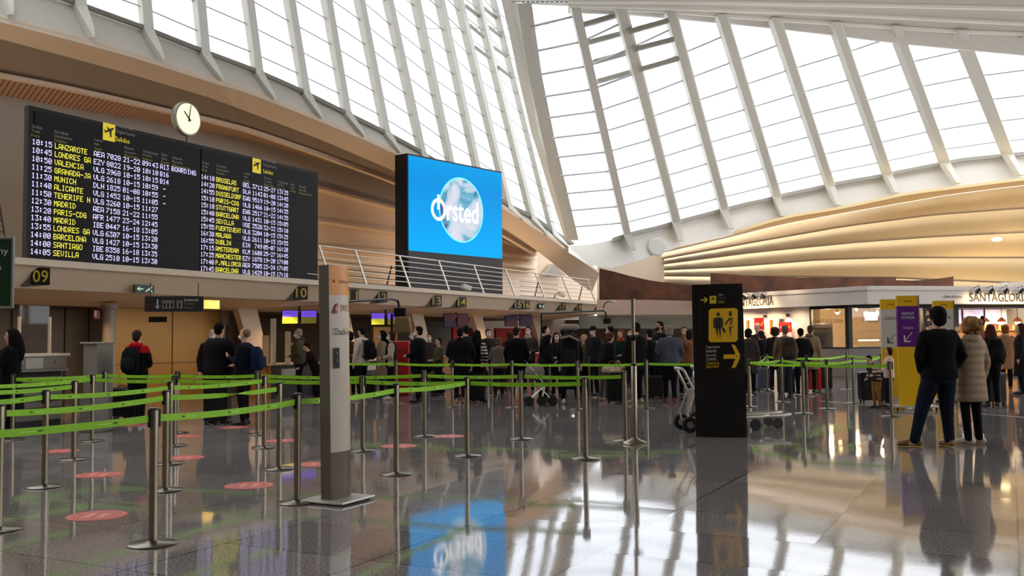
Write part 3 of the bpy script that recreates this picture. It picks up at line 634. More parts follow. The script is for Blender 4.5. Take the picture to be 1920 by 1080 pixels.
# ================================================================== LARGE ADVERTISING SCREEN
a3 = math.radians(39.6); SU = V((math.sin(a3), math.cos(a3), 0)); SN = V((math.cos(a3), -math.sin(a3), 0))
s0 = P(766, 469.5, 32.5); z0 = s0.z; s0.z = 0; SW = 4.93; ztop = P(766, 290.5, 32.5).z; SH = ztop - z0
scr = thing('advertising_screen', 'tall advertising video screen glowing blue behind the gallery railing', 'screen', s0 + SU * SW / 2 - SN * .3 + V((0, 0, 3.06)))
def S(x, z, d=0): return s0 + SU * x + SN * d + V((0, 0, z))
def sbox(mb, x0, x1, za, zb_, d0, d1): return mb.hexa([S(x0, za, d0), S(x1, za, d0), S(x1, za, d1), S(x0, za, d1), S(x0, zb_, d0), S(x1, zb_, d0), S(x1, zb_, d1), S(x0, zb_, d1)])
b = MB(); sbox(b, -.03, SW + .03, 3.06, ztop + .06, -.62, -.02); b.build('casing', M_BLACKM, scr, world=True)
b = MB(); sbox(b, 0, SW, 3.06, z0 - .01, -.02, 0); b.build('lower_cladding', mat('charcoal_louvre', (52, 48, 50), .6), scr, world=True)
m_ = bpy.data.materials.new('screen_blue'); m_.use_nodes = True; nt = m_.node_tree; bb = nt.nodes['Principled BSDF']; bb.inputs['Base Color'].default_value = (0, .02, .04, 1); bb.inputs['Roughness'].default_value = .6; bb.inputs['Specular IOR Level'].default_value = .1
g = nt.nodes.new('ShaderNodeNewGeometry'); dp = nt.nodes.new('ShaderNodeSeparateXYZ'); nt.links.new(g.outputs['Position'], dp.inputs[0]); r_ = nt.nodes.new('ShaderNodeMapRange'); nt.links.new(dp.outputs['Z'], r_.inputs[0]); r_.inputs[1].default_value = z0; r_.inputs[2].default_value = ztop
cr = nt.nodes.new('ShaderNodeValToRGB'); nt.links.new(r_.outputs[0], cr.inputs[0]); cr.color_ramp.elements[0].color = (*s2l((0, 166, 240)), 1); cr.color_ramp.elements[1].color = (*s2l((0, 150, 222)), 1); e_ = cr.color_ramp.elements.new(.75); e_.color = (*s2l((0, 138, 214)), 1)
nt.links.new(cr.outputs[0], bb.inputs['Emission Color']); bb.inputs['Emission Strength'].default_value = 1.15
b = MB(); b.add([S(0, z0), S(SW, z0), S(SW, ztop), S(0, ztop)], [(0, 1, 2, 3)]); b.build('display', m_, scr, world=True)
gc = (SW * .54, z0 + SH * .50); gr = SH * .345
def disc(mb, cx, cz, r, d, n=48, r2=None):
    mb.add([S(cx + r * math.cos(2 * math.pi * i / n), cz + r * math.sin(2 * math.pi * i / n), d) for i in range(n)], [list(range(n))])
b = MB(); disc(b, *gc, gr * 1.05, .008); b.build('globe_halo', mat('halo_pale_blue', (110, 215, 255), .5, emis=.9), scr, world=True)
m2 = bpy.data.materials.new('globe_picture'); m2.use_nodes = True; nt = m2.node_tree; bb = nt.nodes['Principled BSDF']; bb.inputs['Base Color'].default_value = (.02, .02, .03, 1)
n_ = nt.nodes.new('ShaderNodeTexNoise'); n_.inputs['Scale'].default_value = .85; n_.inputs['Detail'].default_value = 7; n_.inputs['Distortion'].default_value = 1.2; g = nt.nodes.new('ShaderNodeNewGeometry'); nt.links.new(g.outputs['Position'], n_.inputs['Vector'])
cr = nt.nodes.new('ShaderNodeValToRGB'); nt.links.new(n_.outputs['Fac'], cr.inputs[0]); E = cr.color_ramp.elements; E[0].position = .34; E[0].color = (*s2l((14, 84, 140)), 1); E[1].position = .62; E[1].color = (*s2l((222, 222, 236)), 1); e_ = E.new(.45); e_.color = (*s2l((90, 176, 204)), 1); e_ = E.new(.5); e_.color = (*s2l((176, 206, 224)), 1)
nt.links.new(cr.outputs[0], bb.inputs['Emission Color']); bb.inputs['Emission Strength'].default_value = .95
b = MB(); disc(b, *gc, gr, .014); b.build('globe', m2, scr, world=True)
M_SW = mat('screen_white', (250, 250, 252), .5, emis=1.0)
lz = z0 + SH * .47; lx = SW * .295; lr = .40
b = MB(); n = 40
ring_o = [S(lx + lr * .94 * math.cos(2 * math.pi * i / n), lz + lr * math.sin(2 * math.pi * i / n), .02) for i in range(n)]; ring_i = [S(lx + lr * .64 * math.cos(2 * math.pi * i / n), lz + lr * .70 * math.sin(2 * math.pi * i / n), .02) for i in range(n)]
b.add(ring_o + ring_i, [(i, (i + 1) % n, n + (i + 1) % n, n + i) for i in range(n)]); sbox(b, lx - .055, lx + .055, lz + .0, lz + lr + .13, .014, .022); b.build('logo_letter', M_SW, scr, world=True)
text_mesh('logo_lettering', 'rsted', .80, M_SW, scr, S(lx + lr + .86, lz + .05, .02), SU, (0, 0, 1), width=1.68, depth=.0, bold=.012)

# ================================================================== GALLERY RAILING
rail = thing('gallery_railing', 'steel railing with leaning posts and five rails along the gallery edge', 'railing', W(tof(800, 550, .2), .05, 3.06))
def rpt(t, k, d0=.1, inn=.40, h=1.0): return W(t, d0 - inn * k, 3.06 + h * k)
tposts = [tof(x, 545, .1) for x in (620, 687, 769, 842, 907, 965.5, 1021, 1070, 1116)]
for t in tposts:
    b = MB(); a, c = rpt(t, 0), rpt(t, 1); b.rings([[p + U * .035 + N * .02, p - U * .035 + N * .02, p - U * .035 - N * .02, p + U * .035 - N * .02] for p in (a, c)]); b.build('rail_post', M_STEEL, rail, world=True)
for k in range(6):
    b = MB(); q = .17 + .166 * k; b.tube([rpt(tposts[0] - .9, q), rpt(tposts[-1] + .35, q)], .024 if k == 5 else .014, 8); b.build('top_rail' if k == 5 else 'rail', M_STEEL, rail, world=True)
rail2 = thing('gallery_railing', 'darker second railing further back on the gallery, ending beside the arch', 'railing', W(tposts[2], -2.2, 3.06))
for x in (722, 1000, 1083):
    t = tof(x, 540, -2.2); b = MB(); b.tube([W(t, -2.2, 3.06), W(t + .1, -2.0, 3.95)], .03, 8); b.build('rail_post', M_DSTEEL, rail2, world=True)
for k in range(4):
    b = MB(); z = 3.3 + .2 * k; b.tube([W(tposts[0] - .9, -2.1, z), W(tof(742, 540, -2.1), -2.1, z)], .015, 6); b.tube([W(tof(975, 540, -2.1), -2.1, z), W(tposts[-1] + .8, -2.1, z)], .015, 6); b.build('rail', M_DSTEEL, rail2, world=True)

# ================================================================== COUNTER NUMBER SIGNS
M_DIGIT = mat('number_yellow', (214, 186, 70), .5)
NSW = {'09': 'nine, leftmost, below the departure board', '10': 'ten, left of the white totem', '11': 'eleven, touching the right side of the white totem', '12': 'twelve, above the first bent pipe', '13': 'thirteen, below the advertising screen on its left', '14': 'fourteen, below the middle of the advertising screen', '15': 'fifteen, beside the bright spotlights', '16': 'sixteen, left of a green exit sign', '17': 'seventeen, right of a green exit sign', '18': 'eighteen, last one at the right end'}
for num, x, y, hpx in (('09', 76, 518, 32), ('10', 565, 549, 25), ('11', 662, 553.5, 22), ('12', 717, 557, 20), ('13', 819, 564, 20), ('14', 866, 566.5, 19), ('15', 971.5, 571, 16), ('16', 987, 572, 15), ('17', 1054.5, 574.5, 14), ('18', 1086, 576, 13)):
    c = onwall(x, y, .12); s_ = hpx * c.y / F; nr = (N * .72 - U * .55).normalized(); ri = V((-nr.y, nr.x, 0)); w = s_ * .5
    t = thing('counter_number_sign', 'black counter sign reading %s' % NSW[num], 'sign', c - nr * .05, group=None)
    b = MB(); R3 = Matrix((ri, -nr, V((0, 0, 1)))).transposed(); b.box(c - nr * .04, (w * 2 * 1.0, .06, s_), R3); b.build('panel', M_BLACKM, t, world=True)
    text_mesh('number', num, s_ * .74, M_DIGIT, t, c, ri, (0, 0, 1), width=w * 2 * .82, depth=.004, bold=.01)
    bk = MB(); bk.hexa([c - nr * .07 + ri * a_ * w + V((0, 0, -s_ * .5)) for a_ in (-1, 1)] + [c + ri * a_ * w * 1 - U * .25 - N * .35 + V((0, 0, -s_ * .62)) for a_ in (1, -1)] + [c - nr * .07 + ri * a_ * w + V((0, 0, s_ * .5)) for a_ in (-1, 1)] + [c + ri * a_ * w - U * .25 - N * .35 + V((0, 0, s_ * .5)) for a_ in (1, -1)]); bk.build('bracket', mat('bracket_grey', (110, 104, 96), .5), t, world=True)
def exit_sign(x, y, w, h, label, red=False):
    c = onwall(x, y, .02); t = thing('exit_sign', label, 'sign', c)
    R3 = Matrix((U, -N, V((0, 0, 1)))).transposed(); sx = w; b = MB(); b.box(c, (sx, .05, h), R3); b.build('panel', mat('exit_green' if not red else 'notice_red', (20, 60, 40) if not red else (150, 60, 48), .5), t, world=True)
    mw = mat('exit_glyph', (200, 225, 205), .5, emis=.3)
    if not red:
        b = MB(); o = c + N * .03
        def q(xx, zz): return o + U * xx * sx + V((0, 0, zz * h))
        b.add([q(-.42, 0), q(-.26, .3), q(-.26, .08), q(-.08, .08), q(-.08, -.08), q(-.26, -.08), q(-.26, -.3)], [list(range(6, -1, -1))])
        b.add([q(.2, .1), q(.32, .35), q(.4, .3), q(.3, .0), q(.42, -.35), q(.34, -.38), q(.22, -.1), q(.06, -.35), q(.0, -.3), q(.14, .0)], [list(range(9, -1, -1))]); b.build('pictogram', mw, t, world=True)
    else:
        b = MB()
        for r_ in (-.2, .2): wl_ = c + N * .03; b.add([wl_ + U * sx * a_ + V((0, 0, h * (r_ + e_))) for a_, e_ in ((-.4, -.08), (.4, -.08), (.4, .08), (-.4, .08))], [(0, 1, 2, 3)])
        b.build('stripes', mat('notice_pale', (220, 170, 150), .5), t, world=True)
exit_sign(270, 542, .52, .17, 'small green exit sign with arrow on the header left of number 10')
exit_sign(1015, 574, .62, .22, 'small green exit sign on the header between numbers 16 and 17')
exit_sign(1122, 578, .7, .2, 'small red notice at the far right end of the check-in header', True)
# hanging sign for the toilets
def camframe(c):  # a board facing back towards the hall entrance
    nr = (V((-c.x * .5, -c.y, 0))).normalized(); return V((-nr.y, nr.x, 0)), nr
c = P(327, 570, 18.9); ri, nr = camframe(c); R3 = Matrix((ri, -nr, V((0, 0, 1)))).transposed()
t = thing('hanging_direction_sign', 'dark hanging sign with a down arrow and toilet pictograms under the header', 'sign', c + V((0, 0, .18)))
b = MB(); b.box(c, (1.1, .08, .30), R3); b.build('panel', mat('sign_dark_brown', (34, 28, 26), .5), t, world=True)
b = MB(); 
for a_ in (-.45, .45): b.tube([c + ri * a_ + V((0, 0, .15)), c + ri * a_ + V((0, 0, .42))], .01, 6)
b.build('hanger', M_DSTEEL, t, world=True)
b = MB(); o = c + nr * .045
def q(x, z): return o + ri * x + V((0, 0, z))
def flat(mb, pts): mb.add([q(*p) for p in pts], [list(range(len(pts)))])
flat(b, [(-.32, .09), (-.30, .09), (-.30, -.05), (-.32, -.05)]); flat(b, [(-.36, -.03), (-.31, -.10), (-.26, -.03), (-.31, -.07)])
b.build('arrow', M_SIGNW, t, world=True)
b = MB(); flat(b, [(-.22, -.09), (.0, -.09), (.0, .07), (-.22, .07)]); flat(b, [(.05, -.09), (.16, -.09), (.16, .07), (.05, .07)]); b.m(1)
o = o + nr * .003
for x in (-.18, -.11, -.04, .105):
    flat(b, [(x - .012, -.07), (x + .012, -.07), (x + .022, .01), (x - .022, .01)]); flat(b, [(x - .01, .02), (x + .01, .02), (x + .01, .045), (x - .01, .045)])
b.build('pictogram', [mat('pictogram_grey', (120, 114, 106)), M_BLACK], t, world=True)
for i, w_ in enumerate(('Komunak', 'Toilets', 'Aseos')):
    text_mesh('lettering', w_, .05, M_SIGNW if i == 0 else mat('pictogram_grey'), t, c + nr * .045 + ri * .19 + V((0, 0, .08 - .075 * i)), ri, (0, 0, 1), align='LEFT', depth=.003)
t = thing('door_plate', 'small dark plate above the gold panel below the hanging toilet sign', 'sign', P(296, 599, 21)); b = MB(); b.box(P(296, 599, 21), (.38, .03, .12), R3); b.build('plate', M_BLACKM, t, world=True)
# lit box over the gold wall
t = thing('ceiling_light_box', 'bright yellow lit panel under the header beside the hanging sign', 'light', P(397, 571, 20.6)); b = MB(); b.box(P(397, 571, 20.6), (.36, .1, .18), Matrix((U, -N, V((0, 0, 1)))).transposed()); b.build('diffuser', mat('light_box_amber', (255, 205, 100), .5, emis=1.2), t, world=True)

# green board at the left edge
c = P(-6, 511, 13.2); ri, nr = V((.96, .28, 0)).normalized(), V((.28, -.96, 0)).normalized(); R3 = Matrix((ri, -nr, V((0, 0, 1)))).transposed()
t = thing('company_sign', 'dark green board in an aluminium frame at the left edge under the departure board', 'sign', (c.x - .35, c.y, 0))
b = MB(); b.box(c, (.38, .05, .92), R3); b.build('panel', mat('board_green', (14, 52, 28), .4), t, world=True)
b = MB()
for a_ in (-1, 1): b.box(c + ri * a_ * .20, (.035, .08, .99), R3); b.box(c + V((0, 0, a_ * .478)), (.43, .08, .035), R3)
b.build('frame', mat('aluminium', (160, 158, 152), .35, .7), t, world=True, bevel=.008)
text_mesh('lettering', 'ny', .09, M_SIGNW, t, c + nr * .028 + ri * .085 + V((0, 0, .27)), ri, (0, 0, 1), depth=.003)
text_mesh('lettering', 's', .05, M_SIGNW, t, c + nr * .028 + ri * .045 + V((0, 0, .06)), ri, (0, 0, 1), depth=.003)
b = MB(); b.tube([(c.x - .35, c.y + .05, 0), (c.x - .35, c.y + .05, 3.05)], .03, 10); b.tube([(c.x - .35, c.y + .05, 2.2), c - ri * .1 + V((0, 0, -.3))], .02, 8); b.tube([(c.x - .35, c.y + .05, 2.9), c - ri * .1 + V((0, 0, .3))], .02, 8); b.lathe([(.2, 0), (.2, .02), (.0, .03)], (c.x - .35, c.y + .05, 0), 20)
b.build('pole', M_DSTEEL, t, world=True)
t = thing('gallery_ladder', 'narrow brown ladder leaning above the green board at the left edge', 'ladder', P(10, 440, 16.4)); b = MB()
a0, a1 = W(tof(16, 440, -.2), -.2, 3.06), P(-2, 382, 17.0); b.tube([a0, a1], .022, 6); o_ = -U * .35; b.tube([a0 + o_, a1 + o_], .022, 6)
for k in range(5): p = a0.lerp(a1, (k + .5) / 5); b.tube([p, p + o_], .014, 6)
b.build('rails_and_rungs', mat('brown_metal', (72, 48, 36), .5), t, world=True)

# ================================================================== DESKS UNDER THE HEADER
def monitor_pair(x, y, w, hh, top, bot, txt, label, Y, yellow_only_first=False):
    Y = onwall(x, 600, -1.2).y; c = P(x, y, Y); nr = V((.42, -.9, 0)).normalized(); ri = V((-nr.y, nr.x, 0)); R3 = Matrix((ri, -nr, V((0, 0, 1)))).transposed(); sc_ = Y / F
    t = thing('hanging_monitors', label, 'monitor', c + V((0, 0, .3)))
    for k, a_ in enumerate((-.5, .5)):
        p = c + ri * a_ * (w + 4) * sc_ ; b = MB(); b.box(p, (w * sc_, .06, hh * sc_), R3); sc = b.build('monitor_housing', M_BLACK, t, world=True, bevel=.01)
        f = p + nr * .034; b = MB(); hw, h2 = w * sc_ * .46, hh * sc_ * .46
        b.add([f - ri * hw + V((0, 0, -.0)), f + ri * hw, f + ri * hw + V((0, 0, h2)), f - ri * hw + V((0, 0, h2))], [(0, 1, 2, 3)]); b.m(1)
        b.add([f - ri * hw + V((0, 0, -h2)), f + ri * hw + V((0, 0, -h2)), f + ri * hw, f - ri * hw], [(0, 1, 2, 3)]); b.build('display', [top, bot[k]], t, world=True)
        if txt: text_mesh('lettering', txt, .035, mat('screen_ink', (30, 24, 70), .5), t, f + V((0, 0, h2 * .5)), ri, (0, 0, 1), width=hw * 1.1, depth=.003)
    b = MB(); b.tube([c + V((0, 0, hh * sc_ * .45)), (c.x, c.y, 2.50)], .025, 8); b.build('hanger', M_BLACK, t, world=True)
MV = mat('monitor_violet', (104, 72, 214), .5, emis=.8); MO = mat('monitor_olive', (112, 104, 26), .5, emis=.5); MYL = mat('monitor_lime', (180, 184, 40), .5, emis=.7); MMR = mat('monitor_maroon', (70, 20, 34), .5, emis=.35); MMD = mat('monitor_plum', (44, 20, 52), .5, emis=.3)
monitor_pair(561, 594.5, 31, 26, MV, (MYL, MO), 'CHECK-IN', 'pair of violet and olive check-in monitors hanging left of the white totem', 25.0)
monitor_pair(723, 598, 27, 23, MV, (MYL, MO), 'CHECK-IN', 'pair of violet check-in monitors hanging under counter number 12', 29)
monitor_pair(855, 601, 23, 26, MMR, (MMD, MMR), '', 'pair of maroon monitors hanging under counter number 14', 32.5)
monitor_pair(972, 601, 26, 22, MMD, (MMR, MMD), '', 'pair of dim plum monitors hanging under counters 15 and 16', 36)
M_DESKG = mat('desk_grey_laminate', (140, 132, 122), .5); M_TOP = mat('desk_top_cream', (222, 204, 176), .4); M_DESKD = mat('desk_dark_front', (38, 34, 34), .5); M_TIMB = mat('desk_timber', (164, 118, 66), .5)
# service counter at the left
L0 = tof(-60, 700, 1.2); L1_ = tof(118, 700, 1.2)
t = thing('service_counter', 'grey service counter with cream top and glass guard at far left', 'counter', W((L0 + L1_) / 2, 1.0, 0))
b = MB(); wbox(b, L0, L1_, .5, 1.3, 1.02, 1.24); b.build('upper_panel', M_DESKG, t, world=True, bevel=.01)
b = MB(); wbox(b, L0, L1_, .5, 1.15, 0, .98)
b.m(1)
for z in (.12, .34, .56, .78): wbox(b, L0, L1_, 1.15, 1.17, z, z + .1)
b.build('body', [M_DESKD, M_DESKG], t, world=True)
b = MB(); wbox(b, L0, L1_ + .03, .45, 1.36, 1.24, 1.29); b.build('worktop', M_TOP, t, world=True, bevel=.01)
b = MB(); wbox(b, L0, L1_, 1.15, 1.36, .98, 1.02); b.build('ledge', M_DESKG, t, world=True)
b = MB(); wbox(b, tof(36, 620, .9), tof(92, 620, .9), .89, .91, 1.29, 2.15); b.build('glass_guard', glass_material('guard_glass', (.93, .93, .95), .03), t, world=True)
b = MB()
for x in (36, 93): tt = tof(x, 620, .9); wbox(b, tt - .015, tt + .015, .87, .93, 1.29, 1.95)
b.build('guard_post', mat('pale_edge', (224, 204, 170), .4), t, world=True)
t_ = tof(62, 600, 1.32); b = MB(); wbox(b, t_ - .12, t_ + .22, 1.30, 1.31, 1.03, 1.22); b.build('notice_sheet', mat('paper', (196, 190, 178), .8), t, world=True)
b = MB(); b.lathe([(.02, 0), (.02, .01), (0, .012)], W(tof(104, 676, 1.3), 1.30, 1.14), 12, N); b.build('red_dot', mat('dot_red', (200, 20, 30)), t, world=True)
p = G(176, 797); t = thing('grey_pedestal', 'tall plain grey pedestal standing left of the round column', 'pedestal', (p.x, p.y + .15, 0))
b = MB(); b.box((0, 0, .73), (.36, .36, 1.46), Rz(-UA)); b.build('body', M_DESKG, t, bevel=.01); b = MB(); b.box((0, 0, 1.475), (.44, .44, .03), Rz(-UA)); b.build('cap', mat('pedestal_cap', (180, 172, 160)), t)
p = G(166, 812); t = thing('waste_bin', 'low grey box beside the grey pedestal behind the belts', 'bin', (p.x, p.y + .2, 0)); b = MB(); b.box((0, 0, .3), (.34, .3, .6), Rz(-UA)); b.build('body', mat('bin_grey', (120, 114, 106)), t, bevel=.01); b = MB(); b.box((0, 0, .615), (.37, .33, .03), Rz(-UA)); b.build('lid', mat('bin_lid', (100, 96, 90)), t)
# check-in desks
def desk(px, py, Lw, label, front=M_DESKD, side=M_TIMB):
    p = G(px, py); t0 = (p - B0).dot(U); d0 = (p - B0).dot(N)
    t = thing('check_in_desk', label, 'desk', W(t0 + Lw / 2, d0 - .35, 0))
    b = MB(); wbox(b, t0 + .06, t0 + Lw, d0 - .7, d0 - .03, 0, .84); b.build('body', front, t, world=True)
    b = MB(); wbox(b, t0, t0 + .06, d0 - .75, d0, 0, .84); b.build('side_panel', side, t, world=True)
    b = MB(); wbox(b, t0 - .05, t0 + Lw + .02, d0 - .85, d0 + .08, .84, .88); b.build('worktop', M_TOP, t, world=True, bevel=.008)
    b = MB(); wbox(b, t0 + Lw * .3, t0 + Lw * .75, d0 - .42, d0 - .40, .88, 1.45); b.build('glass_guard', glass_material('guard_glass'), t, world=True)
    b = MB(); wbox(b, t0 + Lw * .25, t0 + Lw * .6, d0 - .03, d0 - .02, .56, .74); b.build('notice_sheet', MATS['paper'], t, world=True)
    b = MB(); wbox(b, t0 + Lw, t0 + Lw + .65, d0 - .9, d0 + .25, .0, .32); b.build('baggage_scale', M_DSTEEL, t, world=True, bevel=.02)
    return t0, d0
desk(505, 748, 1.9, 'check-in desk with timber end under number 10')
t0, d0 = None, None
for k, (x, nm) in enumerate(((668, '11'), (760, '12'), (856, '13'), (920, '15'), (985, '17'))):
    Yd = onwall(x, 640, -.6).y; p = P(x, 700, Yd); q_ = onwall(x, 640, -.6)
    py = hz(x) + 2700 / q_.y
    desk(x, py, 1.7, 'far check-in desk behind the queue, ' + {'11': 'nearest to the white totem', '12': 'beside the red kiosk', '13': 'below the left part of the advertising screen', '15': 'below the right edge of the advertising screen', '17': 'last one before the pram'}[nm], front=MATS['red_partition'] if k >= 2 else M_DESKD, side=M_FAS)
# things on desk 10
def upright(name, label, cat, x, ybase, ytop, Y, wpx, m_, th=.01, group=None, z=None):
    a = P(x, ybase, Y); hgt = (ybase - ytop) * Y / F; z = z if z is not None else a.z
    t = thing(name, label, cat, (a.x, a.y, z)); b = MB(); b.box((0, 0, hgt / 2), (wpx * Y / F, th, hgt), Rz(-UA * .4)); b.build('panel', m_, t); b = MB(); b.box((0, .0, .006), (wpx * Y / F * 1.1, .09, .012), Rz(-UA * .4)); b.build('foot', M_STEEL, t)
    return t
MP = mat('paper_lit', (236, 226, 206), .8)
upright('leaflet_stand', 'tall narrow white notice stand on the desk under number 10', 'notice stand', 512, 685, 600, 24.6, 11, MP, z=.88)
upright('leaflet_stand', 'low square framed notice on the left end of desk 10', 'notice stand', 498, 685, 631, 24.5, 14, mat('paper_dim', (190, 176, 150)), z=.88)
upright('leaflet_stand', 'white notice board beside the man in the olive jacket on desk 10', 'notice stand', 539.5, 685, 625, 24.9, 11, MP, z=.88)
# black gantry pipes with camera boxes
def gantry(pts, box, label, boxw=.3):
    pp = [P(*p) for p in pts]; t = thing('camera_gantry', label, 'gantry', pp[0]); b = MB(); b.tube(pp, .035, 8); b.build('pipe', M_BLACKM, t, world=True)
    b = MB(); b.box(P(*box) , (boxw, .2, boxw * .75)); b.build('camera_box', M_BLACK, t, world=True, bevel=.02)
gantry([(640, 566, 24.4), (735, 560.5, 27), (745, 563, 27.3), (748, 570, 27.3), (748, 590, 27.3)], (750, 586, 27.3), 'bent black pipe holding a camera box below number 12', .34)
gantry([(1015, 640, 37.5), (1015, 588, 37.5), (1130, 582.5, 40), (1136, 586, 40), (1137, 604, 40)], (1138, 602, 40), 'bent black pipe with a camera box at the far end below the gallery', .3)
t = thing('hanging_lampshade', 'glossy square metal lampshade hanging under the first black pipe', 'lamp', P(756, 592, 27)); b = MB(); c = P(756, 609, 27); h_ = 15 * 27 / F; w1, w2 = .19, .26
b.hexa([c + V((x * w2, y * w2, -h_)) for x, y in ((-1, -1), (1, -1), (1, 1), (-1, 1))] + [c + V((x * w1, y * w1, h_)) for x, y in ((-1, -1), (1, -1), (1, 1), (-1, 1))]); b.build('shade', mat('brass_sheet', (150, 128, 92), .25, .8), t, world=True, bevel=.03)
b = MB(); b.box(c + V((-.33, .1, .0)), (.05, .2, .62)); b.build('back_plate', M_BLACK, t, world=True)
# red self-service kiosk
p = G(752, 742); t = thing('red_kiosk', 'tall red self-service kiosk behind the first queue', 'kiosk', (p.x, p.y + .2, 0)); b = MB(); b.box((0, 0, .72), (.42, .35, 1.44)); b.build('body', mat('kiosk_red', (176, 26, 22), .4), t, bevel=.03); b = MB(); b.box((0, -.19, 1.1), (.3, .02, .3)); b.build('display', mat('kiosk_screen', (110, 16, 16), .3, emis=.2), t)
# wall beacon, extinguisher sign
t = thing('fire_alarm_panel', 'small red fire point box on the brown wall left of the round column', 'alarm', P(180, 590, 20.6)); b = MB(); b.box(P(180, 590, 20.6), (.16, .05, .18), Matrix((U, -N, V((0, 0, 1)))).transposed()); b.build('box', mat('alarm_red', (130, 20, 14), .5), t, world=True); b = MB(); b.box(P(178.5, 588, 20.5), (.03, .05, .12)); b.build('pictogram', M_SIGNW, t, world=True)
# cctv
for x, y, Y, lab in ((1146, 563, 39.2, 'white surveillance camera on an arm at the right end of the gallery edge'), (874, 538.5, 32.6, 'grey floodlight fixed under the gallery railing above number 14'), (970, 562, 36.4, 'bright white spotlight cluster beside counter number 15'), (1052, 552, 40.6, 'pale floodlight fixed under the railing near number 17')):
    c = P(x, y, Y); t = thing('surveillance_camera' if x > 1100 else 'floodlight', lab, 'camera' if x > 1100 else 'light', c); b = MB(); b.box(c, (.34, .22, .16), Rz(.5) @ Matrix.Rotation(.3, 3, 'Y')); b.build('housing', mat('fixture_white', (220, 212, 200), .5) if x != 970 else mat('lamp_face', (235, 235, 235), .5, emis=.8), t, world=True, bevel=.03)
    b = MB(); b.tube([c, c + V((-.25, .15, -.12 if x > 1100 else .0))], .03, 6); b.tube([c + V((-.25, .15, -.12 if x > 1100 else 0)), c + V((-.3, .3, -.3))], .03, 6); b.build('arm', MATS['bracket_grey'], t, world=True)
# ================================================================== BELT POSTS
# (x, top y) in the photograph -> depth from the one-metre height; optional base y for posts whose head is hidden
def post_xy(x, ty=None, by=None):
    Y = 1.5 * F / (by - hz(x)) if by else .5 * F / (ty - hz(x))
    p = P(x, 700, Y); return V((p.x, Y, 0))
PO = {}
def PX(k, x, ty=None, by=None): PO[k] = post_xy(x, ty, by)
PX('z1', -190, 800); PX('A', 290, 764.5); PX('G', 558, 737.5); PX('E', 742.5, 719); PX('C', 875, 707); PX('B', 1096, 707.5)
PX('K', 2.5, 757.6); PX('a2', 312, 731.5); PX('H', 524, 717)
PX('z2', -110, 745); PX('I', 87, 730.7); PX('a3', 320, 715); PX('z3', -60, 725); PX('J', 140.5, 713.6)
PX('z4', -70, 715); PX('p25', 25, 702); PX('j2', 174, 702); PX('a4', 328, 703.8); PX('m2', 496, 704); PX('F', 680, 705)
PX('z5', -50, 698); PX('j3', 197, 695.5); PX('a5', 333, 696); PX('m1', 483, 696); PX('n1', 795.5, 695.2); PX('D', 976, 696); PX('q1', 1171, 696.2)
PX('f0', 640, 676); PX('f1', 743, 675.5); PX('f2', 848, 677); PX('f3', 960, 676.5); PX('f4', 1083, 677); PX('f5', 1212, 675.5)
PX('g1', 885, by=745); PX('g2', 921, by=742); PX('g3', 1105, by=745); PX('g4', 1030, by=745)
PX('r0', 1404, by=762); PX('L', 1505, 677); PX('N', 1669.5, by=780); PX('r1', 1465.5, by=753); PX('r2', 1438, by=733); PX('r3', 1512.5, by=743); PX('r4', 1588, by=730); PX('r5', 1599.5, by=755.5); PX('r6', 1549.5, by=766); PX('r8', 1652, by=738)
LAB = {'A': 'nearest belt post, standing alone in front left of the white totem', 'G': 'belt post just left of the white totem base', 'E': 'belt post right of the white totem beside a pink floor disc', 'C': 'belt post where the rear belt meets the nearest row, left of centre', 'B': 'end belt post of the nearest row, in front of the tall pole',
 'K': 'belt post cut by the left edge of the picture', 'a2': 'belt post directly behind the nearest one', 'H': 'belt post taking the twisted belt, left of the white totem', 'I': 'belt post in the third lane near the left edge', 'a3': 'third post of the close cluster behind the nearest post', 'J': 'belt post before the grey pedestal, lane end',
 'p25': 'belt post in front of the woman in black at the left', 'j2': 'thin far belt post overlapping the grey pedestal', 'a4': 'fourth post of the close cluster behind the nearest post', 'm2': 'right one of the two posts in front of the navy backpack man', 'F': 'belt post right behind the white totem, second lane',
 'j3': 'far belt post in front of the round column', 'a5': 'farthest post of the close cluster behind the nearest post', 'm1': 'left one of the two posts in front of the navy backpack man', 'n1': 'belt post between the white totem and the bulky hooded man', 'D': 'belt post standing in front of the folded pram', 'q1': 'last belt post of the long lane, touching the tall pole',
 'f1': 'far belt post before the red kiosk', 'f2': 'far belt post left of the bulky hooded man', 'f3': 'far belt post left of the pram', 'f4': 'far belt post right of the person with the huge rucksack', 'f5': 'far belt post left of the grey-haired woman', 'f0': 'far belt post hidden beside the white totem',
 'g1': 'faint rear belt post behind the striped-sleeve woman', 'g2': 'faint rear belt post in the thick of the queue', 'g3': 'faint rear belt post left of the flowered bag', 'g4': 'faint rear belt post behind the pram',
 'r0': 'belt post touching the right side of the black totem', 'L': 'nearest belt post between black totem and yellow totems', 'N': 'belt post at the corner before the yellow totems', 'r1': 'belt post in front of the brown-black suitcase', 'r2': 'belt post in front of the blue-grey suitcase', 'r3': 'belt post in front of the red suitcase', 'r4': 'rear belt post before the bakery window, left one', 'r5': 'belt post before the bakery window, right one', 'r6': 'belt post right of the red suitcase', 'r8': 'rear belt post behind the crouching child',
 'z1': 'belt post outside left, nearest row', 'z2': 'belt post outside left, third lane', 'z3': 'belt post outside left, fourth lane', 'z4': 'belt post outside left, fifth lane', 'z5': 'belt post outside left, last lane'}
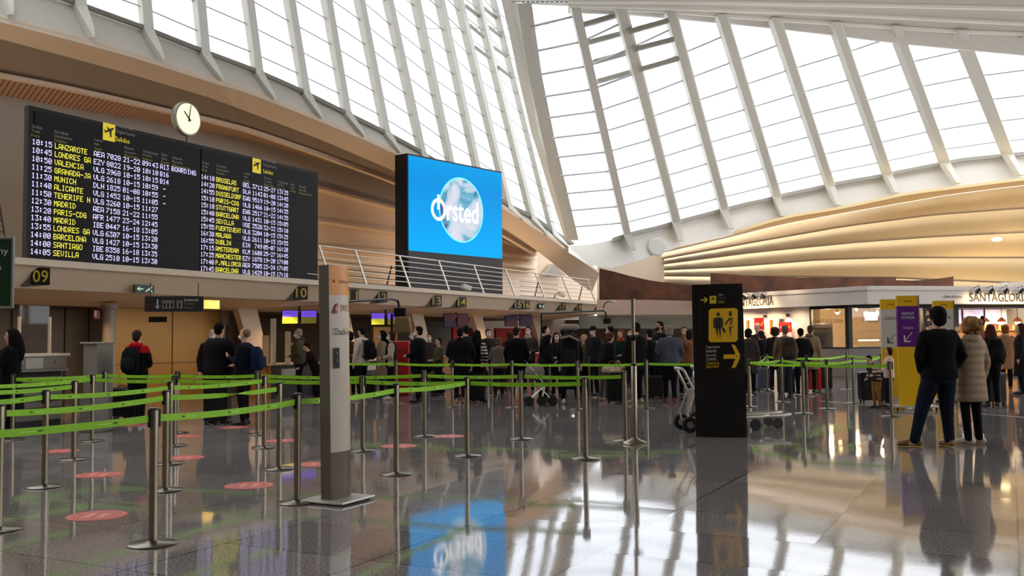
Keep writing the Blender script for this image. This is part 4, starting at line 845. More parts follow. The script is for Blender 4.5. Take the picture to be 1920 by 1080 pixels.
# belts: from post -> to post (belt runs out of the first post's cassette)
BELTS = [('A', 'z1'), ('A', 'G'), ('G', 'E'), ('E', 'C'), ('C', 'B'), ('K', 'a2'), ('a2', 'H'), ('I', 'z2'), ('I', 'a3'), ('a3', 'm2'), ('J', 'z3'), ('j2', 'z4'), ('p25', 'j2'), ('j2', 'a4'), ('a4', 'm2'), ('m2', 'F'), ('F', 'C'),
 ('j3', 'p25'), ('j3', 'a5'), ('a5', 'm1'), ('m1', 'n1'), ('n1', 'D'), ('D', 'q1'), ('f1', 'f0'), ('f1', 'f2'), ('f2', 'f3'), ('f3', 'f4'), ('f4', 'f5'),
 ('r0', 'L'), ('L', 'N'), ('r0', 'r2'), ('r2', 'r3'), ('r1', 'r0'), ('r1', 'r6'), ('r6', 'r5'), ('r3', 'r4'), ('r4', 'r8'), ('r5', 'r8')]
EXTRA = {'f5': V((1.55, .0, 0))}
base_m = None; PT = {}
protos = {}
def belt_mesh(a, c, twist=False):
    d = c - a; L_ = d.length; u = d.normalized(); s_ = u.cross(V((0, 0, 1))); n = max(12, int(L_ / .12)); b = MB(); A_, B_ = [], []
    for i in range(n + 1):
        k = i / n; sag = .028 * L_ / 2.4 * 4 * k * (1 - k); p = a + d * k - V((0, 0, sag)); p = p + s_ * (.01 * math.sin(k * 3.1))
        ang = math.pi * min(1, max(0, (k - .42) / .36)) if twist else 0
        h_ = V((0, 0, math.cos(ang))) * .026 + s_ * math.sin(ang) * .026
        A_.append(p + h_); B_.append(p - h_)
    b.strip(A_, B_, s_ * .002)
    q = .25
    while q < L_ - .2 and not twist:
        for (o, w, hh, mm) in ((0, .035, .006, 1), (.05, .10, .0035, 2)):
            k0 = (q + o) / L_; k1 = (q + o + w) / L_
            if k1 > .97: break
            def pt(k, z): return a + d * k - V((0, 0, .028 * L_ / 2.4 * 4 * k * (1 - k) + z)) + s_ * (.01 * math.sin(k * 3.1))
            for sg in (-.0015, .0035):
                b.m(mm); b.add([pt(k0, hh), pt(k1, hh), pt(k1, -hh), pt(k0, -hh)], [(0, 1, 2, 3)]); b.v[-4:] = [p + s_ * sg for p in b.v[-4:]]
        q += .55
    return b
M_PBASE = mat('post_base_steel', (120, 112, 100), .3, .9)
def post_parts(t):
    b = MB(); b.lathe([(.0, 0), (.175, 0), (.178, .008), (.172, .014), (.06, .022), (.045, .03), (.0, .03)], seg=32); b.build('base', M_PBASE, t, True)
    b = MB(); b.lathe([(.032, .02), (.032, .985), (.030, 1.0), (.0, 1.0)], seg=20); b.build('pole', M_POST, t, True)
    b = MB(); b.box((.034, 0, .925), (.024, .034, .13)); b.box((-.034, 0, .925), (.024, .034, .13)); b.build('cassette', M_BLACK, t, bevel=.004); b = MB(); b.lathe([(.035, .985), (.037, .99), (.037, 1.002), (.030, 1.006), (0, 1.006)], seg=20); b.build('cap', M_DSTEEL, t, True)
first = None
for k, p in PO.items():
    dirs = [PO[c] - PO[a] if a == k else PO[a] - PO[c] for a, c in BELTS if k in (a, c)]
    ang = math.atan2(dirs[0].y, dirs[0].x) if dirs else 0
    t = thing('belt_post', LAB[k], 'belt barrier', p, ang, 'steel posts with green pull-out belts')
    if first is None: post_parts(t); first = t
    else:
        for ch in first.children:
            if ch.name.startswith('belt_web'): continue
            c_ = ch.copy(); COL.objects.link(c_); c_.parent = t
    PT[k] = t
up = V((0, 0, .925))
for a, c in BELTS:
    d = (PO[c] - PO[a]).normalized(); o = belt_mesh(PO[a] + up + d * .045, PO[c] + up - d * .045, twist=(a, c) == ('a2', 'H')).build('belt_webbing', [M_GREEN, M_GREEND, M_BELTW], PT[a], world=True)
o = belt_mesh(PO['f5'] + up + V((.045, 0, 0)), PO['f5'] + V((1.75, -.1, .925))).build('belt_webbing', [M_GREEN, M_GREEND, M_BELTW], PT['f5'], world=True)

# tall steel pole
p = G(1190.5, 832); t = thing('tall_steel_pole', 'tall steel pole with a conical foot left of the black totem', 'pole', p)
b = MB(); b.lathe([(0, 0), (.178, 0), (.18, .01), (.17, .025), (.07, .06), (.045, .085), (0, .09)], seg=32); b.build('foot', M_POST, t, True)
b = MB(); b.lathe([(.043, .07), (.043, 1.10), (.036, 1.11)], seg=20); b.build('lower_tube', M_POST, t, True)
b = MB(); b.lathe([(.028, 1.1), (.028, 2.0), (.034, 2.0), (.034, 2.03), (0, 2.03)], seg=20); b.build('upper_tube', M_POST, t, True)
b = MB(); b.lathe([(.045, 1.09), (.045, 1.11), (.03, 1.112)], seg=20); b.lathe([(.036, 1.44), (.05, 1.46), (.05, 1.50), (.036, 1.52)], seg=20); b.box((.06, 0, 1.48), (.06, .05, .04)); b.build('collar', M_BLACK, t, True)

# ================================================================== TOTEMS
# white airline totem
p = (G(569, 943) + G(695, 935)) / 2; t = thing('airline_totem', 'slim white airline check-in totem with orange top on a square plate', 'totem', (p.x, p.y, 0), 0, tilt=(0, -math.radians(.7)))
ROT = Rz(-UA); X_, Y_ = ROT @ V((1, 0, 0)), ROT @ V((0, 1, 0))     # X_ = N direction, Y_ = U direction
def tb(mb, x0, x1, y0, y1, z0, z1): return mb.hexa([X_ * x + Y_ * y + V((0, 0, z)) for z in (z0, z1) for x, y in ((x0, y0), (x1, y0), (x1, y1), (x0, y1))])
b = MB(); tb(b, -.25, .25, -.25, .25, .012, .032); b.build('base_plate', mat('plate_pale_metal', (205, 200, 192), .3, .5), t, bevel=.006)
b = MB(); 
for x in (-.2, .2):
    for y in (-.2, .2): b.lathe([(.02, 0), (.02, .014)], X_ * x + Y_ * y, 10)
b.build('pads', M_RUBBER, t)
HT = 2.19
b = MB(); tb(b, -.075, .045, -.145, .145, .03, HT); b.build('core', mat('totem_side_grey', (128, 120, 108), .4, .3), t)
def bowed(z0, z1, w=.148, d0=.045, bow=.03, pad=0):
    b = MB(); n = 10; A_, B_ = [], []
    R = [[X_ * (d0 + pad + bow * (1 - ((2 * i / n - 1) ** 2))) + Y_ * (-w + 2 * w * i / n) + V((0, 0, z)) for i in range(n + 1)] + [X_ * d0 + Y_ * w + V((0, 0, z)), X_ * d0 - Y_ * w + V((0, 0, z))] for z in (z0, z1)]
    return b.rings(R)
bowed(.46, HT - .28).build('front_panel', mat('totem_warm_white', (206, 192, 172), .3), t)
bowed(.03, .46).build('lower_panel', mat('totem_brown_grey', (96, 80, 66), .35, .3), t)
bowed(HT - .28, HT).build('top_panel', mat('totem_orange', (226, 142, 10), .3), t)
fx = lambda y, z: X_ * (.077) + Y_ * y + V((0, 0, z))
text_mesh('lettering', 'SWISS', .060, mat('airline_red', (176, 22, 30)), t, fx(.045, HT - .40), Y_, (0, 0, 1), width=.13, depth=.002, world=False)
b = MB(); q = lambda y, z: X_ * .079 + Y_ * y + V((0, 0, z)); b.add([q(-.125, HT - .45), q(-.068, HT - .45), q(-.055, HT - .355), q(-.085, HT - .36)], [(0, 1, 2, 3)]); b.m(1)
b.add([q(-.100, HT - .413) + X_ * .002, q(-.068, HT - .413) + X_ * .002, q(-.068, HT - .402) + X_ * .002, q(-.100, HT - .402) + X_ * .002], [(0, 1, 2, 3)]); b.add([q(-.089, HT - .430) + X_ * .002, q(-.079, HT - .430) + X_ * .002, q(-.079, HT - .385) + X_ * .002, q(-.089, HT - .385) + X_ * .002], [(0, 1, 2, 3)])
b.build('tail_emblem', [mat('airline_red'), M_SIGNW], t)
text_mesh('lettering', 'Check-in', .066, mat('totem_ink', (50, 46, 44)), t, fx(.0, HT - .62), Y_, (0, 0, 1), width=.235, depth=.002, world=False)
text_mesh('lettering', 'Lufthansa', .034, mat('totem_ink'), t, fx(.03, HT - .15), Y_, (0, 0, 1), width=.14, depth=.002, world=False)
b = MB(); b.lathe([(.016, .0), (.016, .002)], fx(-.085, HT - .15), 16, X_); b.build('crane_emblem', mat('emblem_amber', (240, 170, 60)), t)
b = MB(); q = lambda y, z: X_ * .079 + Y_ * y + V((0, 0, z)); b.add([q(-.115, HT - .96), q(-.045, HT - .96), q(-.045, HT - .77), q(-.115, HT - .77)], [(0, 1, 2, 3)]); b.m(1)
for z in (-.83, -.89): b.add([X_ * .002 + q(-.095 + .005 * s_, HT + z + s_ * 0) for s_ in (0, 6, 5, 1)][:0] + [X_ * .002 + q(-.095, HT + z), X_ * .002 + q(-.065, HT + z), X_ * .002 + q(-.08, HT + z + .025)], [(0, 1, 2)])
b.build('pictogram_plate', [M_BLACK, MATS['pictogram_grey']], t)

# black security totem
p = G(1355.5, 819.5); p.y += .12; t = thing('security_totem', 'broad black totem with yellow security-control pictogram and arrow in the middle of the floor', 'totem', (p.x, p.y, 0), -math.radians(10), tilt=(0, -math.radians(.6)))
HB = 2.27; b = MB(); n = 14; w = .372
R = []
for z in (0, HB):
    R.append([V((-w + 2 * w * i / n, -.12 - .05 * (1 - (2 * i / n - 1) ** 2), z)) for i in range(n + 1)] + [V((w, .12, z)), V((-w, .12, z))])
b.rings(R)
M_TOT = mat('totem_black', (20, 16, 15), .3, spec=.4); b.build('body', M_TOT, t)
b = MB()
for x in (-.33, -.30, -.26): b.box((x, -.135 - (x > -.3) * .005, HB / 2), (.012, .02, HB))
b.build('side_fins', mat('totem_fin', (36, 30, 28), .3), t)
bow = lambda x: -.12 - .05 * (1 - (x / w) ** 2)
def tp(x, z, d=.004): return V((x, bow(x) - d, z))
def tq(px, py, d=.004):  # photo position on the totem face
    x = (px - 1352.5 - (py - 676) * .035) / 95 * .744; return tp(x, 1.5 - (py - 630) / 126.9, d)
def patch(mb, pts, d): mb.add([tq(x, y, d) for x, y in pts], [list(range(len(pts)))][:1])
def rrect(x0, y0, x1, y1, r, n=4):
    pts = []
    for cx, cy, a0 in ((x0 + r, y1 - r, 90), (x1 - r, y1 - r, 0), (x1 - r, y0 + r, -90), (x0 + r, y0 + r, -180)):
        for i in range(n + 1):
            a = math.radians(a0 + 90 - 90 * i / n) if False else math.radians({90: 180, 0: 90, -90: 0, -180: -90}[a0] - 90 * i / n); pts.append((cx + r * math.cos(a), cy + r * math.sin(a)))
    return pts
def tess(mb, pts, d, n=8):
    """polygon cut into vertical slices so that it follows the bowed face (convex outlines)"""
    xs = [p[0] for p in pts]; x0, x1 = min(xs), max(xs)
    def span(x):
        ys = []
        for i in range(len(pts)):
            (ax, ay), (bx, by) = pts[i], pts[(i + 1) % len(pts)]
            if (ax - x) * (bx - x) <= 0 and ax != bx: ys.append(ay + (by - ay) * (x - ax) / (bx - ax))
        return (min(ys), max(ys)) if ys else (0, 0)
    cs = [x0 + .02 + (x1 - x0 - .04) * i / n for i in range(n + 1)]
    for a, c in zip(cs, cs[1:]):
        ya, yb = span(a), span(c); mb.add([tq(a, ya[1], d), tq(c, yb[1], d), tq(c, yb[0], d), tq(a, ya[0], d)], [(0, 1, 2, 3)])
b = MB(); tess(b, rrect(1332.5, 578.5, 1386.5, 642, 4), .004, 14); b.build('pictogram_panel', M_SIGNY, t)
b = MB(); MI = mat('pictogram_ink', (42, 36, 32), .6)
def T(pts, n=3): tess(b, pts, .007, n)
def circ(cx, cy, r): T([(cx + r * math.cos(i * math.pi / 6), cy + r * math.sin(i * math.pi / 6)) for i in range(12)], 4)
circ(1350, 589.5, 3.6)
T([(1343, 595.5), (1357, 595.5), (1358.5, 597.5), (1358.8, 616), (1356, 616), (1355.5, 600), (1354.8, 636), (1351, 636), (1350.5, 617), (1349.5, 617), (1349, 636), (1345.2, 636), (1344.5, 600), (1344, 616), (1341.2, 616), (1341.5, 597.5)][:0] or [(1344.5, 595.5), (1355.5, 595.5), (1355.5, 616), (1344.5, 616)])
T([(1341.2, 598), (1344, 595.5), (1344, 615), (1341.2, 615)], 1); T([(1356, 595.5), (1358.8, 598), (1358.8, 615), (1356, 615)], 1); T([(1345.5, 616), (1349.6, 616), (1349.6, 636), (1345.8, 636)], 1); T([(1350.8, 616), (1354.9, 616), (1354.9, 636), (1351.2, 636)], 1)
T([(1357, 616.5), (1364, 614.5), (1365, 623.5), (1358, 625.5)], 2)
circ(1373, 590.5, 3.2); T([(1368.8, 584.5), (1377, 584.5), (1376, 588), (1370, 588)], 2)
T([(1368.5, 597), (1378, 597), (1377.5, 612), (1370, 612)], 2); T([(1361, 611), (1368.5, 597), (1370.5, 600), (1363, 612.5)], 2); T([(1378.4, 597.5), (1380.6, 600), (1380.4, 615), (1378.2, 615)], 1); T([(1370.5, 613.5), (1373.8, 613.5), (1373.8, 636), (1370.8, 636)], 1); T([(1374.6, 613.5), (1377.8, 613.5), (1377.6, 636), (1374.8, 636)], 1)
b.build('pictogram_figures', MI, t)
b = MB(); tess(b, [(1371.8, 600.5), (1376, 598), (1370.5, 611), (1369.8, 608)], .009, 2); b.build('pictogram_sash', M_SIGNY, t)
b = MB(); tess(b, [(1360.5, 665.5), (1384, 665.5), (1384, 673.5), (1360.5, 673.5)], .004, 4); tess(b, [(1375, 647), (1381.5, 647), (1391.5, 668), (1389.0, 672), (1383.5, 667)], .0045, 4); tess(b, [(1383, 671), (1390, 669), (1391.5, 671), (1382.5, 691), (1375.5, 691)], .0045, 4); b.build('arrow', M_SIGNY, t)
b = MB(); tess(b, [(1317.5, 560.3), (1327, 560.3), (1327, 562.7), (1317.5, 562.7)], .004, 2); tess(b, [(1323.5, 555.5), (1325.8, 555.5), (1330.5, 561.5), (1326.5, 561.5)], .0045, 2); tess(b, [(1326.5, 561.5), (1330.5, 561.5), (1325.8, 567.5), (1323.5, 567.5)], .0045, 2); b.build('small_arrow', M_SIGNYG, t)
b = MB(); tess(b, [(1334, 554.5), (1346.5, 554.5), (1346.5, 569), (1334, 569)], .004, 2); b.build('departures_icon', M_SIGNYG, t)
b = MB(); tess(b, [(1335.5, 562.5), (1337, 561), (1345, 557.5), (1345.8, 559), (1337, 564)], .007, 2); tess(b, [(1338, 556.5), (1340, 556.5), (1343, 560), (1340, 561)], .007, 2); b.build('aeroplane', MI, t)
for px, py, s_, w_, mm in ((1350, 553, .045, 'Joan', M_SIGNW), (1350, 559.5, .04, 'Departures', MATS['pictogram_grey']), (1350, 566, .04, 'Salidas', M_SIGNYG), (1328, 651, .05, 'Segurtasun', M_SIGNW), (1328, 658, .05, 'kontrola', M_SIGNW), (1328, 666.5, .05, 'Security', M_SIGNW), (1328, 673, .05, 'Control', M_SIGNW), (1328, 681, .05, 'Control de', M_SIGNY), (1328, 688, .05, 'seguridad', M_SIGNY)):
    wd = {'Joan': .07, 'Departures': .11, 'Salidas': .09, 'Segurtasun': .20, 'kontrola': .15, 'Security': .15, 'Control': .14, 'Control de': .19, 'seguridad': .18}[w_]; o3 = tq(px, py, .006); 
    text_mesh('lettering', w_, s_, mm, t, o3 + V((0, -.006, 0)), V((1, (bow(o3.x + .1) - bow(o3.x)) / .1, 0)), (0, 0, 1), width=wd, align='LEFT', depth=.002, world=False)

# yellow airline totems
M_YT = mat('totem_yellow', (232, 180, 0), .4); M_YW = mat('totem_white', (205, 198, 188), .4); M_YP = mat('totem_purple', (92, 16, 118), .4); M_YG = mat('totem_edge_grey', (120, 112, 104), .4, .3)
def ytotem(x, yb_, H_, w, zsplit, ztop, mid, label, txts, arrow=True, plate=(.62, .7)):
    p = G(x, yb_); t = thing('airline_totem', label, 'totem', (p.x, p.y + .1, 0), -math.radians(8))
    b = MB(); b.box((.05, 0, .07), (plate[0], plate[1], .025)); b.build('base_plate', mat('plate_pale_metal'), t, bevel=.005)
    for cx in (-1, 1):
        for cy in (-1, 1): b = MB(); b.lathe([(.03, -.012), (.03, .012)], (.05 + cx * (plate[0] / 2 - .06), cy * (plate[1] / 2 - .08), .03), 12, V((1, 0, 0))); b.lathe([(.012, 0), (.012, .06)], (.05 + cx * (plate[0] / 2 - .06), cy * (plate[1] / 2 - .08), .02), 8); b.build('caster', M_RUBBER, t)
    for z0_, z1_, mm in ((.08, zsplit, M_YT), (zsplit, ztop, mid), (ztop, H_, M_YT)):
        b = MB(); b.box((0, 0, (z0_ + z1_) / 2), (w, .1, z1_ - z0_)); b.build('panel_section', mm, t)
    b = MB(); b.box((w / 2 + .012, 0, H_ / 2 + .04), (.024, .11, H_ - .08)); b.build('edge_profile', M_YG, t)
    for body, z, s_, wd, mm in txts: text_mesh('lettering', body, s_, mm, t, (0, -.05, z), V((1, 0, 0)), (0, 0, 1), width=wd, depth=.003, world=False)
    if arrow:
        b = MB(); zz = zsplit + .2; mm = M_SIGNW if mid is M_YP else MI
        for pts in ([(-.08, zz - .09), (-.07, zz - .10), (.08, zz + .09), (.07, zz + .10)], [(-.09, zz - .105), (-.06, zz - .105), (-.06, zz + .03), (-.09, zz + .03)], [(-.09, zz - .105), (.04, zz - .105), (.04, zz - .08), (-.09, zz - .08)]):
            b.add([V((x_, -.054, z_)) for x_, z_ in pts], [(0, 1, 2, 3)])
        b.build('arrow', mm, t)
ytotem(1710, 768, 2.27, .40, 1.245, 2.06, M_YP, 'front yellow totem with purple premium check-in panel', [('PREMIUM\nTRAVELER', 1.87, .13, .26, M_SIGNW), ('Check-in', 1.63, .05, .19, M_SIGNW), ('vueling', 2.16, .05, .16, MI)], plate=(.85, .8))
ytotem(1677, 752, 2.29, .42, 1.20, 2.06, M_YW, 'rear yellow totem with grey-white check-in panel left of the purple one', [('CHECK-IN', 1.86, .07, .30, MI), ('vueling', 2.17, .05, .16, MI)])
ytotem(1777, 754, 2.23, .42, 1.20, 2.04, M_YW, 'yellow-topped totem behind the standing couple', [('CHECK-IN', 1.86, .07, .30, MI), ('vueling', 2.14, .05, .16, MI)], arrow=False)

# pink floor discs
DISCS = [(181, 967, 'biggest pink floor disc, nearest to the camera at lower left'), (184, 890.5, 'pink floor disc directly beyond the biggest one'), (467, 910.5, 'pink floor disc left of the nearest white totem plate'), (112, 846, 'small pink floor disc between two belt posts at far left'), (345, 858.5, 'pink floor disc right of the close cluster of posts'), (527, 826.5, 'pink floor disc behind the post with the twisted belt'),
 (598, 870.5, 'pink floor disc half hidden by the white totem'), (748, 836.5, 'pink floor disc behind the post right of the white totem'), (840, 818, 'pink floor disc farthest to the right'), (440, 801.5, 'thin pink floor disc at the feet of the navy backpack man'), (345, 818, 'thin pink floor disc behind the cluster of posts'), (250, 797, 'faint pink floor disc by the man in the red hood')]
m_ = mat('disc_pink', (214, 104, 92), .45); m2_ = mat('disc_print', (236, 160, 140), .45)
for x, y, lab in DISCS:
    p = G(x, y); b = MB(); b.lathe([(.0, .003), (.25, .003), (.25, .0)], p, 36); b.m(1)
    for r0, r1 in ((.215, .225),): 
        n = 36; b.add([p + V((r * math.cos(2 * math.pi * i / n), r * math.sin(2 * math.pi * i / n), .0042)) for r in (r0, r1) for i in range(n)], [(i, (i + 1) % n, n + (i + 1) % n, n + i) for i in range(n)])
    for sx in (-.06, .06): b.add([p + V((sx + a_ * .03, b_, .0042)) for a_, b_ in ((-1, -.1), (1, -.1), (1, .1), (-1, .1))], [(0, 1, 2, 3)])
    o = b.build('floor_disc', [m_, m2_]); tag(o, lab, 'floor sticker', 'pink distance discs on the floor')
# ================================================================== BAKERY
def xy(px, Y): p = P(px, 600, Y); return V((p.x, p.y, 0))
FA = xy(1628, 31.0); FB = xy(1395, 35.5); FL = (FB - FA).normalized(); FC = xy(1925, 32.3); FR = (FC - FA).normalized()
CA = xy(1591, 32.0)
nL = V((-FL.y, FL.x, 0)); nL = nL if nL.y < 0 else -nL; nR = V((FR.y, -FR.x, 0)); nR = nR if nR.y < 0 else -nR
ZT, ZF = 3.02, 2.48
def hit(px, O, D):
    """distance along the horizontal line O + s D seen at picture column px"""
    r = ray(px, 610); den = D.x * r.y - D.y * r.x; return (r.x * (O.y - EYE.y) - r.y * (O.x - EYE.x)) / den
M_BW = mat('bakery_white', (226, 216, 204), .5); M_BLK = mat('bakery_black_frame', (18, 16, 15), .4)
lenL, lenR = (xy(1297, 37.4) - FA).length, 9.0
shop = MB()
def run(mb, O, D, n, s0_, s1_, z0_, z1_, th, off=0.0): return mb.hexa([O + D * s0_ + n * off + V((0, 0, z0_)), O + D * s1_ + n * off + V((0, 0, z0_)), O + D * s1_ + n * (off - th) + V((0, 0, z0_)), O + D * s0_ + n * (off - th) + V((0, 0, z0_)), O + D * s0_ + n * off + V((0, 0, z1_)), O + D * s1_ + n * off + V((0, 0, z1_)), O + D * s1_ + n * (off - th) + V((0, 0, z1_)), O + D * s0_ + n * (off - th) + V((0, 0, z1_))])
b = MB(); run(b, FA, FL, nL, 0, lenL, ZF, ZT, .25); run(b, FA, FL, nL, -.05, lenL, ZT - .09, ZT + .02, .3, .06); run(b, FA, FL, nL, -.02, lenL, ZF, ZF + .05, .2, .03); struct(b.build('trim_91', M_BW))
b = MB(); run(b, FA, FR, nR, 0, lenR, ZF, ZT, .25); run(b, FA, FR, nR, -.05, lenR, ZT - .09, ZT + .02, .3, .06); run(b, FA, FR, nR, -.02, lenR, ZF, ZF + .05, .2, .03); struct(b.build('trim_92', M_BW))
b = MB(); b.slab([FA + V((0, 0, ZT)), FA + FR * lenR + V((0, 0, ZT)), FA + FR * lenR + V((0, 9, ZT)), FA + FL * lenL + V((0, 3, ZT)), FA + FL * lenL + V((0, 0, ZT))], (0, 0, .05)); struct(b.build('ceiling_bakery_roof', M_BW))
b = MB(); b.slab([FA + V((0, .3, ZF + .02)), FA + FR * lenR + V((0, .3, ZF + .02)), FA + FR * lenR + V((0, 5, ZF + .02)), FA + FL * lenL + V((1, 4, ZF + .02)), FA + FL * lenL + V((.3, 0, ZF + .02))], (0, 0, .05)); struct(b.build('ceiling_bakery', M_BW))
# wall runs
sA = hit(1519, CA, FL); sEnd = hit(1299, CA, FL)
b = MB(); run(b, CA, FL, nL, sA, sEnd, 0, ZF + .02, .15); struct(b.build('wall_bakery_left', M_BW))
zs = 1.08
b = MB(); run(b, CA, FL, nL, 0, sA, 0, zs - .04, .15); sR = hit(1735, CA, FR); run(b, CA, FR, nR, 0, sR, 0, zs - .04, .15)
for s0_, D, n_ in ((sA, FL, nL),): run(b, CA, FL, nL, 0, sA, .10, .14, .02, .02); run(b, CA, FL, nL, 0, sA, .6, .62, .02, .015)
struct(b.build('wall_bakery_dado', mat('dado_grey', (122, 116, 112), .5)))
b = MB(); run(b, CA, FL, nL, 0, sA, zs - .04, zs, .1, .02); run(b, CA, FR, nR, 0, sR, zs - .04, zs, .1, .02); run(b, CA, FL, nL, 0, sA, ZF - .10, ZF + .02, .1, .02); run(b, CA, FR, nR, 0, lenR, ZF - .10, ZF + .02, .1, .02)
run(b, CA, FL, nL, sA - .07, sA, zs, ZF, .1, .02); run(b, CA, FL, nL, -.02, .12, zs, ZF, .12, .03); run(b, CA, FR, nR, -.02, .12, zs, ZF, .12, .03); run(b, CA, FR, nR, sR - .1, sR, 0, ZF, .12, .03)
struct(b.build('trim_93', M_BLK))
b = MB(); run(b, CA, FL, nL, .1, sA - .05, zs, ZF - .08, .01, -.03); struct(b.build('window_4', glass_material('shop_glass', (.96, .96, .95), .05)))
b = MB(); run(b, CA, FR, nR, .1, sR - .08, zs, ZF - .08, .01, -.03); struct(b.build('window_5', glass_material('shop_glass')))
# inside
M_BI = mat('bakery_inner_wall', (232, 206, 166), .7)
b = MB(); b.slab([CA + FL * sEnd + V((1.5, 3.2, 0)), CA + V((.4, 4.2, 0)), CA + FR * 4.0 + V((0, 4.0, 0)), CA + FR * 4.0 + V((0, 4.0, ZF)), CA + V((.4, 4.2, ZF)), CA + FL * sEnd + V((1.5, 3.2, ZF))][:2] + [CA + V((.4, 4.2, ZF)), CA + FL * sEnd + V((1.5, 3.2, ZF))], (0, .1, 0)); b.slab([CA + V((.4, 4.2, 0)), CA + FR * 10 + V((0, 4.2, 0)), CA + FR * 10 + V((0, 4.2, ZF)), CA + V((.4, 4.2, ZF))], (0, .1, 0)); struct(b.build('wall_bakery_back', M_BI))
for px, py, Yl, en in ((1552, 584, 33.6, 70), (1600, 582, 33.4, 60), (1645, 585, 33.4, 70), (1700, 584, 33.6, 70)):
    p = P(px, py, Yl); lamp('POINT', 'bakery_lamp_light', (p.x, p.y, 2.2), en, WARM2, .08)
def pendant(px, py, Y, label, r=.10, e=14, cat='lamp'):
    p = P(px, py, Y); t = thing('pendant_lamp', label, cat, p); b = MB(); b.lathe([(.02, .12), (r * .5, .1), (r, .0), (r * .95, -.01)], p, 16); b.build('shade', mat('shade_cream', (240, 225, 200), .5), t, True, True)
    b = MB(); b.ball(p - V((0, 0, .02)), r * .62, 12, 8); b.build('bulb', mat('bulb_glow', (255, 214, 150), .5, emis=e), t, True, True); b = MB(); b.tube([p + V((0, 0, .1)), (p.x, p.y, ZF)], .008, 6); b.build('cord', M_BLK, t, world=True)
pendant(1570, 585, 33.2, 'lit pendant lamp behind the left bakery window'); pendant(1645, 588, 33.6, 'small lit pendant lamp above the bakery screen', .06); pendant(1606, 580, 33.6, 'small dark-corded pendant lamp near the black window post', .05, 4)
p = P(1632, 593, 34.0); t = thing('wall_monitor', 'glowing white-blue monitor hanging inside the bakery window', 'monitor', p + V((0, 0, .25))); b = MB(); b.box(p, (.52, .06, .36)); b.build('housing', M_BLK, t, world=True); b = MB()
for k in range(5): b.m(k % 2); b.box(p + V((.02, -.035, .12 - .06 * k)), (.44, .01, .055))
b.build('display', [mat('display_white_blue', (206, 224, 255), .5, emis=1.0), mat('display_violet', (120, 130, 230), .5, emis=1.2)], t, world=True); b = MB(); b.tube([p + V((0, .05, .15)), V((p.x, p.y + .05, ZF))], .015, 6); b.build('hanger', M_BLK, t, world=True)
p = xy(1530, 34.2); t = thing('bakery_oven', 'dark baking oven behind the left bakery window', 'oven', p); b = MB(); b.box((0, 0, .95), (.95, .7, 1.9)); b.build('body', mat('oven_dark', (52, 42, 36), .4, .4), t, bevel=.02); b = MB(); b.box((0, -.36, 1.35), (.75, .02, .5)); b.build('oven_door', M_BLK, t); b = MB(); b.box((.0, -.36, 1.8), (.9, .03, .12)); b.build('hood', M_DSTEEL, t)
p = xy(1640, 33.6); t = thing('display_case', 'glass bakery display case with lit shelf behind the right window', 'display case', p); b = MB(); b.box((0, 0, .55), (1.5, .7, 1.1)); b.build('body', mat('case_cream', (222, 200, 164), .5), t); b = MB()
for z in (1.35, 1.6): b.box((0, 0, z), (1.5, .6, .02))
b.build('shelf', mat('shelf_steel', (190, 180, 160), .3, .6), t)
b = MB(); b.box((-.3, -.2, 1.3), (.7, .05, .04)); b.build('light_strip', mat('strip_glow', (255, 220, 160), .5, emis=8), t)
p = xy(1700, 33.6); t = thing('coffee_machine', 'steel coffee machine on the bakery back counter, right window', 'coffee machine', p); b = MB(); b.box((0, 0, .55), (.8, .5, 1.1)); b.build('stand', mat('case_cream'), t); b = MB(); b.box((0, 0, 1.35), (.6, .4, .5)); b.build('body', M_STEEL, t, bevel=.04)
text_mesh('lettering', 'SANTAGLORIA', .13, mat('glass_lettering', (120, 96, 66), .6), None, CA + FR * 1.35 + nR * .02 + V((0, 0, 1.96)), FR, (0, 0, 1), width=1.3, world=False)
bpy.context.view_layer.update()
o = [x for x in bpy.data.objects if x.name.startswith('lettering') and x.parent is None][0]; tag(o, 'faint shop name lettering on the right bakery window pane', 'lettering')
o.name = 'window_lettering'
o = text_mesh('window_lettering', 'SANTAGLORIA', .13, mat('glass_lettering'), None, CA + FL * (sA * .5) + nL * .02 + V((0, 0, 1.96)), -FL, (0, 0, 1), width=1.2, world=False); tag(o, 'faint shop name lettering on the left bakery window pane', 'lettering')
# shop names on the fascia
M_INK = mat('fascia_letters', (44, 30, 22), .5)
sN = hit(1414, FA, FL); o = text_mesh('shop_name_lettering', 'SANTAGLORIA', .34, M_INK, None, FA + FL * sN + nL * .02 + V((0, 0, 2.74)), -FL, (0, 0, 1), width=(hit(1378, FA, FL) - hit(1451, FA, FL)), world=False, bold=.005); tag(o, 'dark shop name letters on the white fascia beside the black totem', 'lettering')
s0_, s1_ = hit(1819, FA, FR), hit(1931, FA, FR); o = text_mesh('shop_name_lettering', 'SANTAGLORIA', .29, M_INK, None, FA + FR * (s0_ + s1_) / 2 + nR * .02 + V((0, 0, 2.70)), FR, (0, 0, 1), width=s1_ - s0_, world=False, bold=.01); tag(o, 'dark shop name letters at the right edge of the picture', 'lettering')
s0_, s1_ = hit(1770, FA, FR), hit(1805, FA, FR); o = text_mesh('shop_subtitle_lettering', 'Coffee & Bakery', .10, M_INK, None, FA + FR * (s0_ + s1_) / 2 + nR * .02 + V((0, 0, 2.71)), FR, (0, 0, 1), width=s1_ - s0_, world=False, bold=.012); tag(o, 'small subtitle letters above the rear yellow totem', 'lettering')
